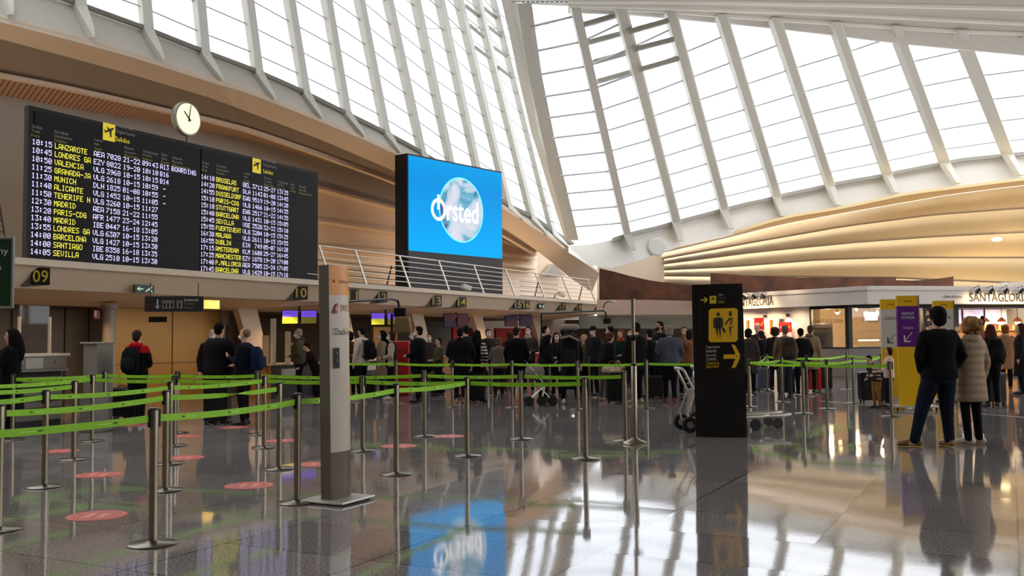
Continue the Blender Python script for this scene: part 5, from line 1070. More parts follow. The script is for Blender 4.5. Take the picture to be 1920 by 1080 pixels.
# fascia spotlights
def fspot(px, py, O, D, n_, label, e=9):
    s_ = hit(px, O, D); p = O + D * s_ + n_ * .28 + V((0, 0, 2.92)); t = thing('fascia_spotlight', label, 'lamp', O + D * s_ + n_ * .03 + V((0, 0, 3.0)))
    b = MB(); b.tube([O + D * s_ + V((0, 0, 3.0)), O + D * s_ + n_ * .28 + V((0, 0, 3.08)), p], .012, 6); b.build('arm', M_BLK, t, world=True)
    b = MB(); ax = (n_ * .5 + V((0, 0, .9))).normalized(); b.lathe([(.10, -.10), (.09, -.02), (.04, .06), (.0, .08)], p, 14, ax); b.build('shade', M_BLK, t, True, True)
    q_ = p - ax * .14; lamp('SPOT', 'fascia_spot_light', q_ + n_ * .3, e, (1, .72, .42), .06, look=O + D * s_ + V((0, 0, 2.3)), spot=140, blend=1)
for px, lb in ((1405, 'black fascia spotlight nearest to the black totem'), (1424, 'black fascia spotlight over the middle of the left shop name'), (1441, 'small black fascia spotlight over the end of the left shop name')): fspot(px, 556, FA, FL, nL, lb, 26)
for px, lb in ((1827, 'black fascia spotlight left above the right-hand shop name'), (1852, 'second black fascia spotlight above the right-hand shop name'), (1879, 'third black fascia spotlight above the right-hand shop name'), (1908, 'black fascia spotlight nearest the right edge')): fspot(px, 548, FA, FR, nR, lb, 34)
# banners on the left wall
def wall_sign(px, ytop, ybot, wpx, col, label, txt=None, lower=None, n_=.06):
    s_ = hit(px, CA, FL); Yd = (CA + FL * s_).y; z1_ = P(px, ytop, Yd).z; z0_ = P(px, ybot, Yd).z; w = abs(hit(px - wpx / 2, CA, FL) - hit(px + wpx / 2, CA, FL)); t = thing('airline_banner', label, 'banner', CA + FL * s_ + nL * .1 + V((0, 0, 0)))
    b = MB(); run(b, CA, FL, nL, s_ - w / 2, s_ + w / 2, z0_, z1_, .02, .25); b.build('sheet', col, t, world=True)
    if lower: b = MB(); run(b, CA, FL, nL, s_ - w / 2, s_ + w / 2, lower, z0_, .02, .25); b.build('lower_sheet', mat('banner_pale', (226, 216, 214), .6), t, world=True)
    b = MB(); b.tube([CA + FL * s_ + nL * .24, CA + FL * s_ + nL * .22 + V((0, 0, z1_))], .015, 6); b.lathe([(.15, 0), (.15, .02), (0, .02)], CA + FL * s_ + nL * .24, 14); b.build('stand', M_DSTEEL, t, world=True)
    if txt: text_mesh('lettering', txt, .09, M_SIGNW, t, CA + FL * (s_ + .06) + nL * .26 + V((0, 0, (z0_ + z1_) / 2)), -FL, (0, 0, 1), width=w * .45)
    b = MB(); q_ = CA + FL * (s_ - w * .28) + nL * .262 + V((0, 0, (z0_ + z1_) / 2)); b.add([q_ - FL * -.07 - V((0, 0, .08)), q_ + FL * -.03 - V((0, 0, .05)), q_ + FL * -.08 + V((0, 0, .1)), q_ + V((0, 0, .02))], [(0, 1, 2, 3)]); b.build('swoosh', mat('swoosh_gold', (240, 170, 40)), t, world=True)
M_BR = mat('banner_red', (168, 22, 22), .5)
wall_sign(1432, 596, 619, 18, M_BR, 'tall dark red airline banner on the bakery wall with a white lower half', 'IB', .95)
wall_sign(1481, 604, 623, 24, mat('banner_red_bright', (200, 34, 24), .5), 'wider bright red airline banner on the bakery wall', 'IB', .85)
def wall_item(px, py, w, h, mm, name, label, cat, off=.05, th=.05, light=None):
    s_ = hit(px, CA, FL); Yd = (CA + FL * s_).y; z_ = P(px, py, Yd).z; t = thing(name, label, cat, CA + FL * s_ + V((0, 0, z_))); b = MB(); run(b, CA, FL, nL, s_ - w / 2, s_ + w / 2, z_ - h / 2, z_ + h / 2, th, off); b.build('body', mm, t, world=True)
    if light: 
        b = MB(); p = CA + FL * s_ + nL * .10 + V((0, 0, z_)); b.tube([CA + FL * s_ + V((0, 0, z_)), p], .02, 6); b.build('arm', M_BLK, t, world=True); lamp('SPOT', 'banner_light', p + V((0, 0, -.05)), light, (1, .74, .45), .04, look=CA + FL * s_ + V((0, 0, z_ - 1)), spot=120)
MG = mat('frame_gold', (190, 140, 50), .4, .5)
wall_item(1403, 611, .10, .42, MG, 'picture_frame', 'thin gold framed picture beside the black totem', 'picture'); wall_item(1447, 613, .10, .50, MG, 'picture_frame', 'thin gold framed picture right of the tall red banner', 'picture')
wall_item(1437, 593, .08, .08, M_BLK, 'wall_lamp', 'small black wall lamp above the tall red banner', 'lamp', .12, .1, 45); wall_item(1480, 591, .08, .10, M_BLK, 'wall_lamp', 'small black wall lamp above the wide red banner', 'lamp', .12, .1, 80); wall_item(1468, 602, .16, .16, mat('speaker_brown', (60, 44, 36)), 'wall_speaker', 'round brown fitting left of the wide red banner', 'speaker', .10)
for px in (1385, 1405, 1455, 1500):
    q_ = CA + FL * hit(px, CA, FL) + nL * .75 + V((0, 0, ZF - .05)); lamp('SPOT', 'wall_fill_spot', q_, 60, (1, .74, .48), .08, look=CA + FL * hit(px, CA, FL) + V((0, 0, 1.2)), spot=120, blend=1)  # no fitting here, fill spot added to brighten the wall
    q_ = CA + FL * hit(px, CA, FL) + nL * .9 + V((0, 0, ZT + .25)); lamp('SPOT', 'fascia_fill_spot', q_, 14, (1, .76, .5), .08, look=FA + FL * hit(px, FA, FL) + V((0, 0, 2.6)), spot=130, blend=1)  # free-hanging fill light, added to warm up the fascia
# open counter on the right side
R_ = lambda px: hit(px, CA, FR)
b = MB(); run(b, CA, FR, nR, R_(1736), R_(1796), ZF - .75, ZF - .1, .1, .06); o = b.build('menu_board', mat('menu_dark', (36, 22, 18), .5)); tag(o, 'dark menu board half hidden by the man in the black jacket', 'menu board')
for w_, z_, x0, x1 in (('AWAY', 2.20, 1734, 1765), ('& BAKERY', 1.98, 1736, 1778)):
    q_ = text_mesh('lettering', w_, .16 if z_ > 2.1 else .09, mat('letters_gold', (236, 190, 110), .5, emis=.5), o, CA + FR * ((R_(x0) + R_(x1)) / 2) + nR * .075 + V((0, 0, z_)), FR, (0, 0, 1), width=R_(x1) - R_(x0))
mp = bpy.data.materials.new('menu_picture'); mp.use_nodes = True; nt = mp.node_tree; bb = nt.nodes['Principled BSDF']; g = nt.nodes.new('ShaderNodeNewGeometry'); n_ = nt.nodes.new('ShaderNodeTexNoise'); n_.inputs['Scale'].default_value = 4.5; n_.inputs['Detail'].default_value = 3; cr = nt.nodes.new('ShaderNodeValToRGB')
nt.links.new(g.outputs['Position'], n_.inputs['Vector']); nt.links.new(n_.outputs['Fac'], cr.inputs[0]); cr.color_ramp.elements[0].position = .45; cr.color_ramp.elements[0].color = (*s2l((128, 118, 210)), 1); cr.color_ramp.elements[1].position = .6; cr.color_ramp.elements[1].color = (*s2l((96, 50, 30)), 1); nt.links.new(cr.outputs[0], bb.inputs['Emission Color']); bb.inputs['Emission Strength'].default_value = .8
for x0, x1, lb in ((1797, 1822, 'left of the three violet menu screens in the bakery'), (1824, 1864, 'middle of the three violet menu screens in the bakery'), (1866, 1908, 'right one of the three violet menu screens in the bakery')):
    p = CA + FR * ((R_(x0) + R_(x1)) / 2) - nR * .5; Yd = p.y; t = thing('menu_screen', lb, 'screen', p + V((0, 0, ZF)))
    wd = (R_(x1) - R_(x0)) / 2; sc_ = (R_(x0) + R_(x1)) / 2; b = MB(); run(b, CA - nR * .5, FR, nR, sc_ - wd, sc_ + wd, 1.82, 2.36, .05); b.build('housing', M_BLK, t, world=True); b = MB(); run(b, CA - nR * .5, FR, nR, sc_ - wd + .02, sc_ + wd - .02, 1.84, 2.34, .01, .012); b.build('display', mp, t, world=True)
s0_, s1_ = R_(1790), R_(2050); t = thing('bakery_counter', 'long bakery counter with orange front panels under the menu screens', 'counter', CA + FR * (s0_ + 2)); b = MB(); run(b, CA, FR, nR, s0_, s1_, 0, 1.15, .7, .1); b.build('body', mat('counter_brown', (70, 48, 34), .5), t, world=True)
b = MB()
k_ = s0_ + .25
while k_ < s1_ - .7: run(b, CA, FR, nR, k_, k_ + .55, .12, 1.0, .02, .12); k_ += .75
b.build('front_panels', mat('counter_orange', (226, 150, 36), .5), t, world=True); b = MB(); run(b, CA, FR, nR, s0_ - .03, s1_, 1.15, 1.19, .85, .16); b.build('worktop', M_TOP, t, world=True)
b = MB(); run(b, CA - nR * .45, FR, nR, s0_, s1_, 1.19, 1.62, .02); b.build('glass_guard', glass_material('shop_glass'), t, world=True)
for i, px in enumerate((1853, 1884, 1914)):
    q_ = CA + FR * R_(px) - nR * .15; t = thing('heat_lamp', 'glowing heat lamp over the bakery counter, ' + ('left of three', 'middle of three', 'right of three')[i], 'lamp', q_ + V((0, 0, ZF))); b = MB(); c_ = q_ + V((0, 0, 1.90)); b.lathe([(.02, .16), (.10, .1), (.16, .0), (.15, -.01)], c_, 16); b.build('shade', mat('shade_copper', (180, 110, 60), .3, .7), t, True, True); b = MB(); b.ball(c_ - V((0, 0, .01)), .09, 12, 8); b.build('bulb', mat('bulb_glow'), t, True, True); b = MB(); b.tube([c_ + V((0, 0, .15)), c_ + V((0, 0, .6))], .01, 6); b.build('cord', M_BLK, t, world=True)
    lamp('POINT', 'heat_lamp_light', c_ - V((0, 0, .2)) + nR * .05, 35, WARM2, .08)
PC = [mat('pastry_golden', (206, 140, 66), .6), mat('pastry_brown', (150, 86, 40), .6), mat('pastry_red', (190, 60, 30), .5)]
for i in range(16):
    q_ = CA + FR * (R_(1826) + i * .145) - nR * (.12 + .12 * (i % 2)) + V((0, 0, 1.19)); b = MB(); b.ball((0, 0, .05), (.065, .05, .05), 10, 6); o = b.build('pastry', PC[i % 3], None, True); o.location = q_; tag(o, 'small pastries lined up on the lit bakery counter', 'pastry', 'pastries on the bakery counter')
for i in range(12):
    q_ = CA + FR * (R_(1826) + i * .19) - nR * (.62) + V((0, 0, 1.62)); b = MB(); b.lathe([(.05, 0), (.055, .10), (.03, .16), (.03, .2), (0, .2)], seg=10); o = b.build('jar', PC[(i + 1) % 3], None, True); o.location = q_ ; o.location.z = 1.19 if False else 1.62; tag(o, 'small jars on the shelf below the menu screens', 'jar', 'jars on the bakery shelf')
b = MB(); run(b, CA - nR * .5, FR, nR, R_(1815), R_(2000), 1.59, 1.62, .3); run(b, CA - nR * .7, FR, nR, R_(1815), R_(2000), 0, 1.6, .1); o = b.build('back_shelf', M_TIMB); tag(o, 'timber shelf unit behind the bakery counter', 'shelf')
# brown timber boards above the shops
M_WOOD = mat('rusty_brown_boards', (96, 54, 28), .6, noise=.6, nscale=1.4)
def board_(pt, pb, Y, label, th=.12):
    b = MB(); b.strip([P(x, y, Y) for x, y in pt], [P(x, y, Y) for x, y in pb], (0, th, 0)); o = b.build('timber_fascia', M_WOOD); tag(o, label, 'panel')
board_([(1124, 503), (1150, 509), (1180, 517), (1215, 525), (1255, 531), (1300, 535)], [(1124, 562), (1150, 562), (1180, 562), (1215, 562), (1255, 563), (1300, 564)], 37.9, 'long rust-brown timber panel left of the black totem, curved on top')
board_([(1333, 512), (1380, 515), (1420, 517.5), (1500, 520.5), (1600, 520), (1680, 519)], [(1333, 553), (1380, 553), (1420, 553), (1500, 553), (1600, 552), (1680, 551)], 38.5, 'rust-brown timber panel above the bakery roof, right of the black totem')
board_([(1679, 525), (1710, 526), (1745, 524), (1770, 521), (1788, 518)], [(1679, 554), (1710, 554), (1745, 554), (1770, 554), (1788, 554)], 40, 'small dark timber panel with upswept right tip above the yellow totems')
o = MB(); o.box(P(1940, 533, 36), (2.6, .5, .14)); o.box(P(1940, 531, 36), (2.2, .6, .04)); o = o.build('cable_tray', M_BW); tag(o, 'pale cable tray over the bakery roof at the right edge', 'tray')
# warm downlight in the golden panelling
p = P(1868, 449, 48.6); t = thing('golden_downlight', 'bright round lamp in the golden panelling at the right', 'lamp', p); b = MB(); b.lathe([(.22, .02), (.24, 0), (.20, -.03)], p, 20); b.build('rim', M_GOLD, t, True, True); b = MB(); b.ball(p - V((0, .05, 0)), (.26, .2, .10), 14, 8); b.build('lens', mat('lens_glow', (255, 225, 160), .5, emis=9), t, True, True)
lamp('SPOT', 'golden_downlight_beam', p - V((0, .5, .1)), 420, (1, .78, .45), .1, look=P(1866, 480, 50), spot=110, blend=.9)

# ================================================================== LUGGAGE, CARTS, PRAM
def suitcase(px, by, w, h, dp, col, label, rot=0.0, handle=.0, hard=True, z=0, Y=None):
    p = G(px, by) if Y is None else xy(px, Y); t = thing('suitcase', label, 'suitcase', (p.x, p.y + dp / 2, z), rot); m_ = mat('case_%d_%d_%d' % col, col, .35 if hard else .8, spec=.4 if hard else .2)
    b = MB(); b.box((0, 0, .06 + (h - .06) / 2), (w, dp, h - .06)); b.build('shell', m_, t, bevel=.035)
    b = MB(); 
    for q in range(5): b.box((-w * .36 + w * .18 * q, -dp / 2 - .004, .06 + (h - .06) / 2), (.012, .012, (h - .06) * .8))
    b.build('ridges', m_, t)
    for sx in (-1, 1):
        for sy in (-1, 1): b = MB(); b.lathe([(.028, -.012), (.028, .012)], (sx * (w / 2 - .05), sy * (dp / 2 - .05), .03), 12, V((1, 0, 0))); b.build('wheel', M_RUBBER, t)
    b = MB(); b.tube([(-.07, 0, h), (-.07, 0, h + .03), (.07, 0, h + .03), (.07, 0, h)], .011, 6); b.build('grip', M_BLACK, t)
    if handle: b = MB(); b.tube([(-.09, dp * .3, h - .02), (-.09, dp * .3, h + handle), (.09, dp * .3, h + handle), (.09, dp * .3, h - .02)], .009, 6); b.build('pull_handle', M_STEEL, t)
    return t
suitcase(223, 788, .30, .62, .24, (22, 20, 22), 'black suitcase left of the man in the red hood', handle=.0)
suitcase(243, 796, .26, .66, .26, (16, 16, 20), 'dark cabin case right behind the legs of the man in the red hood')
suitcase(403, 797, .44, .72, .28, (18, 18, 22), 'big black suitcase in front of the bulky man in black', handle=.15)
suitcase(1154, 757, .36, .66, .26, (12, 12, 14), 'tall black suitcase carrying the flowered bag')
suitcase(893, 755, .42, .70, .28, (16, 15, 16), 'black suitcase in front of the woman with striped sleeves')
suitcase(942, 735, .30, .45, .22, (66, 34, 24), 'small brown suitcase deep in the queue')
suitcase(820, 742, .4, .62, .26, (20, 18, 20), 'dark suitcase left of the bulky hooded man')
suitcase(1434, 734, .46, .62, .26, (92, 98, 116), 'blue-grey hard suitcase in the right-hand queue', handle=.30, Y=26.2)
suitcase(1477, 741, .40, .66, .26, (34, 28, 24), 'black-brown soft suitcase with lit top beside the backpack man', hard=False, handle=.25)
suitcase(1524, 735, .46, .74, .28, (200, 14, 20), 'glossy red suitcase in the right-hand queue')
suitcase(1549, 733, .38, .72, .26, (40, 24, 24), 'dark maroon suitcase right behind the red one')
suitcase(1642, 756, .58, .68, .30, (14, 14, 17), 'large black suitcase beside the crouching child')
suitcase(1873, 760, .36, .68, .26, (54, 50, 48), 'dark grey suitcase behind the woman with the black backpack', rot=.2, handle=.25)
suitcase(1230, 748, .38, .55, .25, (40, 34, 32), 'dark brown suitcase behind the tall pole')
suitcase(690, 747, .36, .55, .25, (20, 18, 18), 'dark case by the man with cap and backpack')
p = G(1152, 757); b = MB(); b.vloft([(.69, p.x, p.y + .12, .22, .10), (.72, p.x, p.y + .12, .27, .15), (.80, p.x, p.y + .12, .27, .15), (.86, p.x, p.y + .12, .20, .10)], 18, .7); t = thing('flowered_bag', 'beige bag with brown swirls lying on the tall black suitcase', 'bag', (p.x, p.y + .12, .69)); b.build('bag_body', mat('bag_beige_swirl', (214, 190, 156), .8, noise=.45, nscale=9), t, True, True); b = MB(); b.tube([(p.x - .12, p.y + .1, .84), (p.x - .08, p.y + .1, .95), (p.x + .08, p.y + .1, .95), (p.x + .12, p.y + .1, .84)], .012, 6); b.build('handle', mat('bag_handle', (120, 84, 56)), t, world=True)
# trolleys
def trolley(px, Y, label, rot):
    p = xy(px, Y); t = thing('luggage_trolley', label, 'luggage cart', p, rot, 'nested luggage trolleys')
    for s_ in (-1, 1):
        b = MB(); b.lathe([(.06, -.03), (.115, -.028), (.125, -.015), (.125, .015), (.115, .028), (.06, .03)], (0, s_ * .30, .125), 24, V((0, 1, 0))); w_ = b.build('wheel', M_RUBBER, t, True); b = MB(); b.lathe([(0, -.033), (.055, -.033), (.06, 0), (.055, .033), (0, .033)], (0, s_ * .30, .125), 16, V((0, 1, 0))); b.build('hub', M_STEEL, w_)
    b = MB(); b.lathe([(.03, -.03), (.085, -.028), (.09, 0), (.085, .028), (.03, .03)], (1.12, 0, .09), 20, V((0, 1, 0))); b.build('front_wheel', mat('wheel_grey', (70, 68, 66), .5), t, True)
    b = MB(); b.tube([(1.12, 0, .09), (1.05, 0, .19)], .018, 6); b.build('fork', M_STEEL, t)
    b = MB()
    for s_ in (-1, 1): b.tube([(-.02, s_ * .26, .16), (.5, s_ * .22, .20), (1.2, s_ * .10, .22), (1.32, s_ * .04, .235)], .022, 8); b.tube([(0, s_ * .27, .13), (-.03, s_ * .26, .3), (.10, s_ * .24, .62), (-.06, s_ * .25, .95)], .019, 8)
    for x in (.1, .35, .6, .85, 1.1): b.tube([(x, -.26 + x * .13, .19), (x, .26 - x * .13, .19)], .012, 6)
    b.build('frame', M_STEEL, t, True)
    b = MB(); b.hexa([(.05, -.2, .32), (.09, -.2, .32), (.09, .2, .32), (.05, .2, .32), (.10, -.2, .66), (.14, -.2, .66), (.14, .2, .66), (.10, .2, .66)]); b.build('advert_panel', mat('trolley_panel', (150, 140, 128), .4, .3), t)
    b = MB(); b.tube([(-.06, -.27, .95), (-.10, -.24, .99), (-.10, .24, .99), (-.06, .27, .95)], .022, 8); b.build('handle_bar', mat('handle_pale', (196, 188, 176), .35, .4), t, True)
    b = MB()
    for z, x in ((.74, .08), (.82, .05)): b.tube([(x, -.24, z), (x + .3, -.2, z + .02), (x + .3, .2, z + .02), (x, .24, z)], .01, 6)
    for y in (-.14, -.05, .05, .14): b.tube([(.06, y, .74), (.38, y, .76), (.35, y, .84)], .007, 5)
    b.build('basket', M_STEEL, t); b = MB(); b.lathe([(.05, 0), (.06, .05), (.045, .09)], (.0, .0, .1), 8); b.build('brake', M_BLACK, t)
trolley(1282, 15.25, 'luggage trolley with big wheel showing left of the black totem', .05); trolley(1325, 15.45, 'second luggage trolley, its front wheel showing right of the black totem', .05)
trolley(1312, 15.9, 'third luggage trolley, furthest back, handle left of the black totem', .04)
# pram
p = xy(1012, 21.3); t = thing('pram', 'folded dark pram with grey hood and thin tube frame behind the belts', 'pram', p)
for x, y in ((-.26, -.2), (.02, -.22), (.26, -.2), (.26, .2)): b = MB(); b.lathe([(.09, -.02), (.11, 0), (.09, .02)], (x, y, .11), 20, V((0, 1, 0))); b.lathe([(.02, -.022), (.03, 0), (.02, .022)], (x, y, .11), 8, V((0, 1, 0))); b.build('wheel', M_RUBBER, t)
b = MB()
for y in (-.2, .2): b.tube([(-.26, y, .11), (.1, y, .45), (-.3, y, .95)], .013, 6); b.tube([(.26, y, .11), (-.15, y, .55)], .013, 6); b.tube([(.02, y, .11), (.1, y, .45)], .012, 6)
b.build('frame', M_STEEL, t); b = MB(); b.ball((-.04, 0, .55), (.22, .2, .16), 14, 8); b.build('seat', mat('pram_black', (22, 20, 22), .8), t, True); b = MB(); b.ball((-.12, 0, .74), (.22, .22, .20), 14, 8); b.build('hood', mat('pram_grey', (120, 112, 104), .8), t, True); b = MB(); b.tube([(-.3, -.22, .95), (-.33, -.22, .98), (-.33, .22, .98), (-.3, .22, .95)], .018, 6); b.build('handle', M_BLACK, t)
# ================================================================== PEOPLE
def remesh(mb, name, mats, parent, vox, smooth=4, fac=.5, reg=None, label=None):
    o = mb.build(name, mats[0]); r = o.modifiers.new('r', 'REMESH'); r.mode = 'VOXEL'; r.voxel_size = vox; r.use_smooth_shade = True
    s = o.modifiers.new('s', 'SMOOTH'); s.factor = fac; s.iterations = smooth
    dg = bpy.context.evaluated_depsgraph_get(); me = bpy.data.meshes.new_from_object(o.evaluated_get(dg)); old = o.data; bpy.data.objects.remove(o); bpy.data.meshes.remove(old)
    me.materials.clear()
    for x in mats: me.materials.append(x)
    me.polygons.foreach_set('use_smooth', [True] * len(me.polygons))
    if reg:
        me.polygons.foreach_set('material_index', [reg(p.center) for p in me.polygons])
    o = bpy.data.objects.new(name, me); COL.objects.link(o); o.parent = parent
    if label: o['label'] = label
    return o
def body_rows(sc, w=1.0):  # (z, ry centre offset, half width, half depth)
    return [(.86, 0, .150 * w, .115 * w), (.95, -.005, .168 * w, .125 * w), (1.05, 0, .150 * w, .110 * w), (1.16, .005, .148 * w, .108 * w), (1.28, .005, .168 * w, .120 * w), (1.38, -.005, .178 * w, .112 * w), (1.44, -.01, .150 * w, .085 * w), (1.48, -.01, .085, .065)]
ARMS = {  # elbow, wrist, hand direction for the right arm (x > 0), mirrored for the left; figure faces +y
    'down': ((.25, -.02, 1.13), (.245, .05, .89), (0, .1, -1)), 'pocket': ((.265, -.06, 1.15), (.215, .07, .95), (-.5, .2, -1)), 'front': ((.24, .02, 1.13), (.12, .24, 1.08), (-.6, .8, 0)), 'phone': ((.23, .03, 1.12), (.13, .25, 1.24), (-.5, .6, .5)),
    'face': ((.24, .10, 1.16), (.09, .19, 1.46), (-.3, -.1, 1)), 'hold': ((.27, .02, 1.13), (.27, .14, .92), (0, .4, -1)), 'cross': ((.24, .03, 1.14), (.02, .20, 1.17), (-1, .2, 0)), 'reach': ((.22, .20, 1.22), (.16, .46, 1.16), (0, 1, 0)), 'head': ((.30, .12, 1.42), (.13, .05, 1.66), (-.7, -.1, .3)), 'back': ((.28, -.12, 1.16), (.14, -.14, .97), (-.6, -.1, -.4))}
def person(x=None, Y=None, H=1.72, face=0, label='', top=(20, 20, 22), bot=(20, 20, 26), hair=(30, 22, 18), style='short', arms=('down', 'down'), w=1.0, shoe=(30, 28, 28), coat=0.0, mask=False, skin=0, by=None, legs='stand', hood=None, cap=None, sleeve=None, lean=0.0, pack=None, vox=None, group=None, scarf=None, z=0.0, skirt=None, look=0.0, stripes=False, shoulders=None, hs=1.07, lw=1.0, quilt=False):
    """face: 0 looks away from the camera, 90 to the left, 180 towards it, 270 to the right"""
    p = G(x, by) if by else xy(x, Y); d = p.y; t = thing('person', label, 'person', (p.x, p.y, z), math.radians(face), group)
    k = H / 1.75; v = vox or (.016 if d < 15 else .024); S3 = lambda a: V(a) * k
    Lm = Matrix.Rotation(-lean, 4, 'X')
    def bend(mb):  # lean forward from the hips
        if lean:
            for i, q in enumerate(mb.v):
                if q.z > .9 * k:
                    a = min(1, (q.z / k - .9) / .15) * lean; r_ = Matrix.Rotation(-a, 3, 'X'); mb.v[i] = r_ @ (q - V((0, 0, .93 * k))) + V((0, 0, .93 * k))
        return mb
    # joints
    fl_, fr_ = (V((-.10, 0, 0)), V((.10, .03, 0)))
    if legs == 'step': fl_, fr_ = V((-.37, -.02, 0)), V((.06, -.06, 0))
    if legs == 'walk': fl_, fr_ = V((-.09, -.22, 0)), V((.09, .24, 0))
    if legs == 'wide': fl_, fr_ = V((-.17, 0, 0)), V((.17, .05, 0))
    feet_ = [(-1, fl_), (1, fr_)]
    FD = {'step': (V((-.95, .3, 0)), V((.1, -1, 0)) * -1), 'left': (V((-.85, .5, 0)), V((-.75, .6, 0)))}.get(legs, (V((-.12, 1, 0)), V((.12, 1, 0))))
    FD = {-1: FD[0].normalized(), 1: FD[1].normalized()}
    fdir = {}
    def leg_pts(s_, f):
        hip = V((.09 * s_, 0, .90)); an = f + V((0, -.03, .09)); kn = hip.lerp(an, .5) + V((0, .035, .01)); return hip, kn, an
    hd = V((0, .015, 1.635))
    def armp(s_, kind):
        e, wr, hdr = ARMS[kind]; m_ = lambda q: V((q[0] * s_, q[1], q[2])); sh = V((.175 * s_ * (w * .35 + .65), -.005, 1.41)); e = m_(e); e.x *= (w * .6 + .4); return sh, e, m_(wr), m_(hdr).normalized()
    # ---- body: one continuous skin surface
    b = MB()
    b.vloft([(zz * k, 0, c * k, rx * k * .93, ry * k * .93) for zz, c, rx, ry in body_rows(1, w)], 16)
    b.limb([S3((0, -.01, 1.42)), S3((0, 0, 1.50)), S3((0, .012, 1.58))], [.062 * k, .056 * k, .055 * k])
    b.ball(S3((0, .0, 1.66)), V((.074, .092, .094)) * k, 16, 10); b.ball(S3((0, .028, 1.59)), V((.056, .066, .072)) * k, 14, 9)
    b.ball(S3((0, .052, 1.548)), V((.028, .026, .022)) * k, 10, 6)
    b.limb([S3((0, .088, 1.655)), S3((0, .108, 1.618))], [.010 * k, .017 * k], 8); b.ball(S3((0, .090, 1.584)), V((.024, .012, .009)) * k, 8, 6)
    for s_ in (-1, 1): b.ball(S3((.076 * s_, .0, 1.632)), V((.012, .022, .034)) * k, 8, 6)
    for s_, f in feet_:
        hip, kn, an = leg_pts(s_, f); b.limb([S3(hip), S3(kn), S3(an)], [.078 * k, .052 * k, .038 * k]); b.limb([S3(an - V((0, 0, .04))), S3(f + FD[s_] * .13 + V((0, 0, .035)))], [.035 * k, .026 * k])
    hv = .0085 * k if v < .02 else .011 * k
    for s_, kind in zip((-1, 1), arms):
        sh, e, wr, hdr = armp(s_, kind); b.limb([S3(sh), S3(e), S3(wr)], [.050 * k, .038 * k, .027 * k])
        pal = wr + hdr * .05; sd = hdr.cross(V((0, 1, 0)) if abs(hdr.y) < .8 else V((0, 0, 1))).normalized(); nm_ = hdr.cross(sd)
        b.limb([S3(wr), S3(pal)], [.028 * k, .036 * k])
        for q in range(4):
            off = sd * (-.026 + .0175 * q) ; ln = (.062, .074, .070, .054)[q]; a_ = pal + hdr * .03 + off; m1 = a_ + hdr * ln * .5 + nm_ * .006; m2_ = a_ + hdr * ln * .85 + nm_ * (.022 if kind != 'down' else .012)
            b.limb([S3(a_), S3(m1), S3(m2_)], [hv * 1.05, hv, hv * .85], 7)
        b.limb([S3(wr + hdr * .02 + sd * -.024 * s_), S3(wr + hdr * .055 + sd * -.052 * s_ + nm_ * .01), S3(wr + hdr * .085 + sd * -.05 * s_ + nm_ * .02)], [hv * 1.3, hv * 1.15, hv], 7)
    bend(b); remesh(b, 'body', [M_SKIN[skin]], t, v * .72, 2)
    facing_cam = 40 < face < 320
    if facing_cam:
        for s_ in (-1, 1):
            b = MB(); b.ball(S3((.030 * s_, .083, 1.642)), V((.015, .009, .008)) * k, 10, 6); b.k = 1; b.ball(S3((.030 * s_, .091, 1.642)), V((.0065, .004, .0065)) * k, 8, 5); bend(b); b.build('eye', [mat('eye_white', (225, 220, 214), .3), mat('eye_dark', (30, 22, 18), .2)], t, True)
        b = MB(); b.ball(S3((0, .099, 1.583)), V((.022, .005, .007)) * k, 8, 5); bend(b); b.build('lips', mat('lip', (150, 84, 74), .5), t, True)
        b = MB()
        for s_ in (-1, 1): b.limb([S3((.014 * s_, .096, 1.664)), S3((.046 * s_, .082, 1.664))], [.0045 * k, .0035 * k], 6)
        bend(b); b.build('eyebrows', cloth(hair), t, True)
    if mask:
        b = MB(); b.ball(S3((0, .048, 1.590)), V((.060, .068, .055)) * k, 14, 9); b.limb([S3((0, .10, 1.62)), S3((0, .118, 1.60))], [.012 * k, .016 * k], 8); bend(b); remesh(b, 'face_mask', [mat('mask_pale', (206, 212, 216), .8) if mask is True else mat('mask_dark', (24, 24, 26), .8)], t, v * .6, 2)
    # ---- trousers
    b = MB(); b.vloft([(zz * k, 0, 0, rx * k * w, ry * k * w) for zz, rx, ry in ((.80, .155, .118), (.88, .176, .135), (.97, .172, .130), (1.03, .150, .115))], 16)
    for s_, f in feet_:
        hip, kn, an = leg_pts(s_, f); g = (.4 + .6 * w); b.limb([S3(hip - V((0, 0, .02))), S3(hip.lerp(kn, .5)), S3(kn), S3(kn.lerp(an, .5)), S3(an + V((0, 0, .0)))], [.098 * k * g * lw, .090 * k * g * lw, .070 * k * g * lw, .063 * k * lw, .056 * k * lw])
    bend(b); remesh(b, 'trousers' if not skirt else 'leggings', [cloth(bot)], t, v, 3)
    if skirt: b = MB(); b.vloft([(zz * k, 0, 0, rx * k, ry * k) for zz, rx, ry in ((.34, .25, .21), (.36, .26, .22), (.7, .22, .18), (.98, .16, .13), (1.02, .15, .12))], 18); bend(b); remesh(b, 'skirt', [cloth(skirt)], t, v, 3)
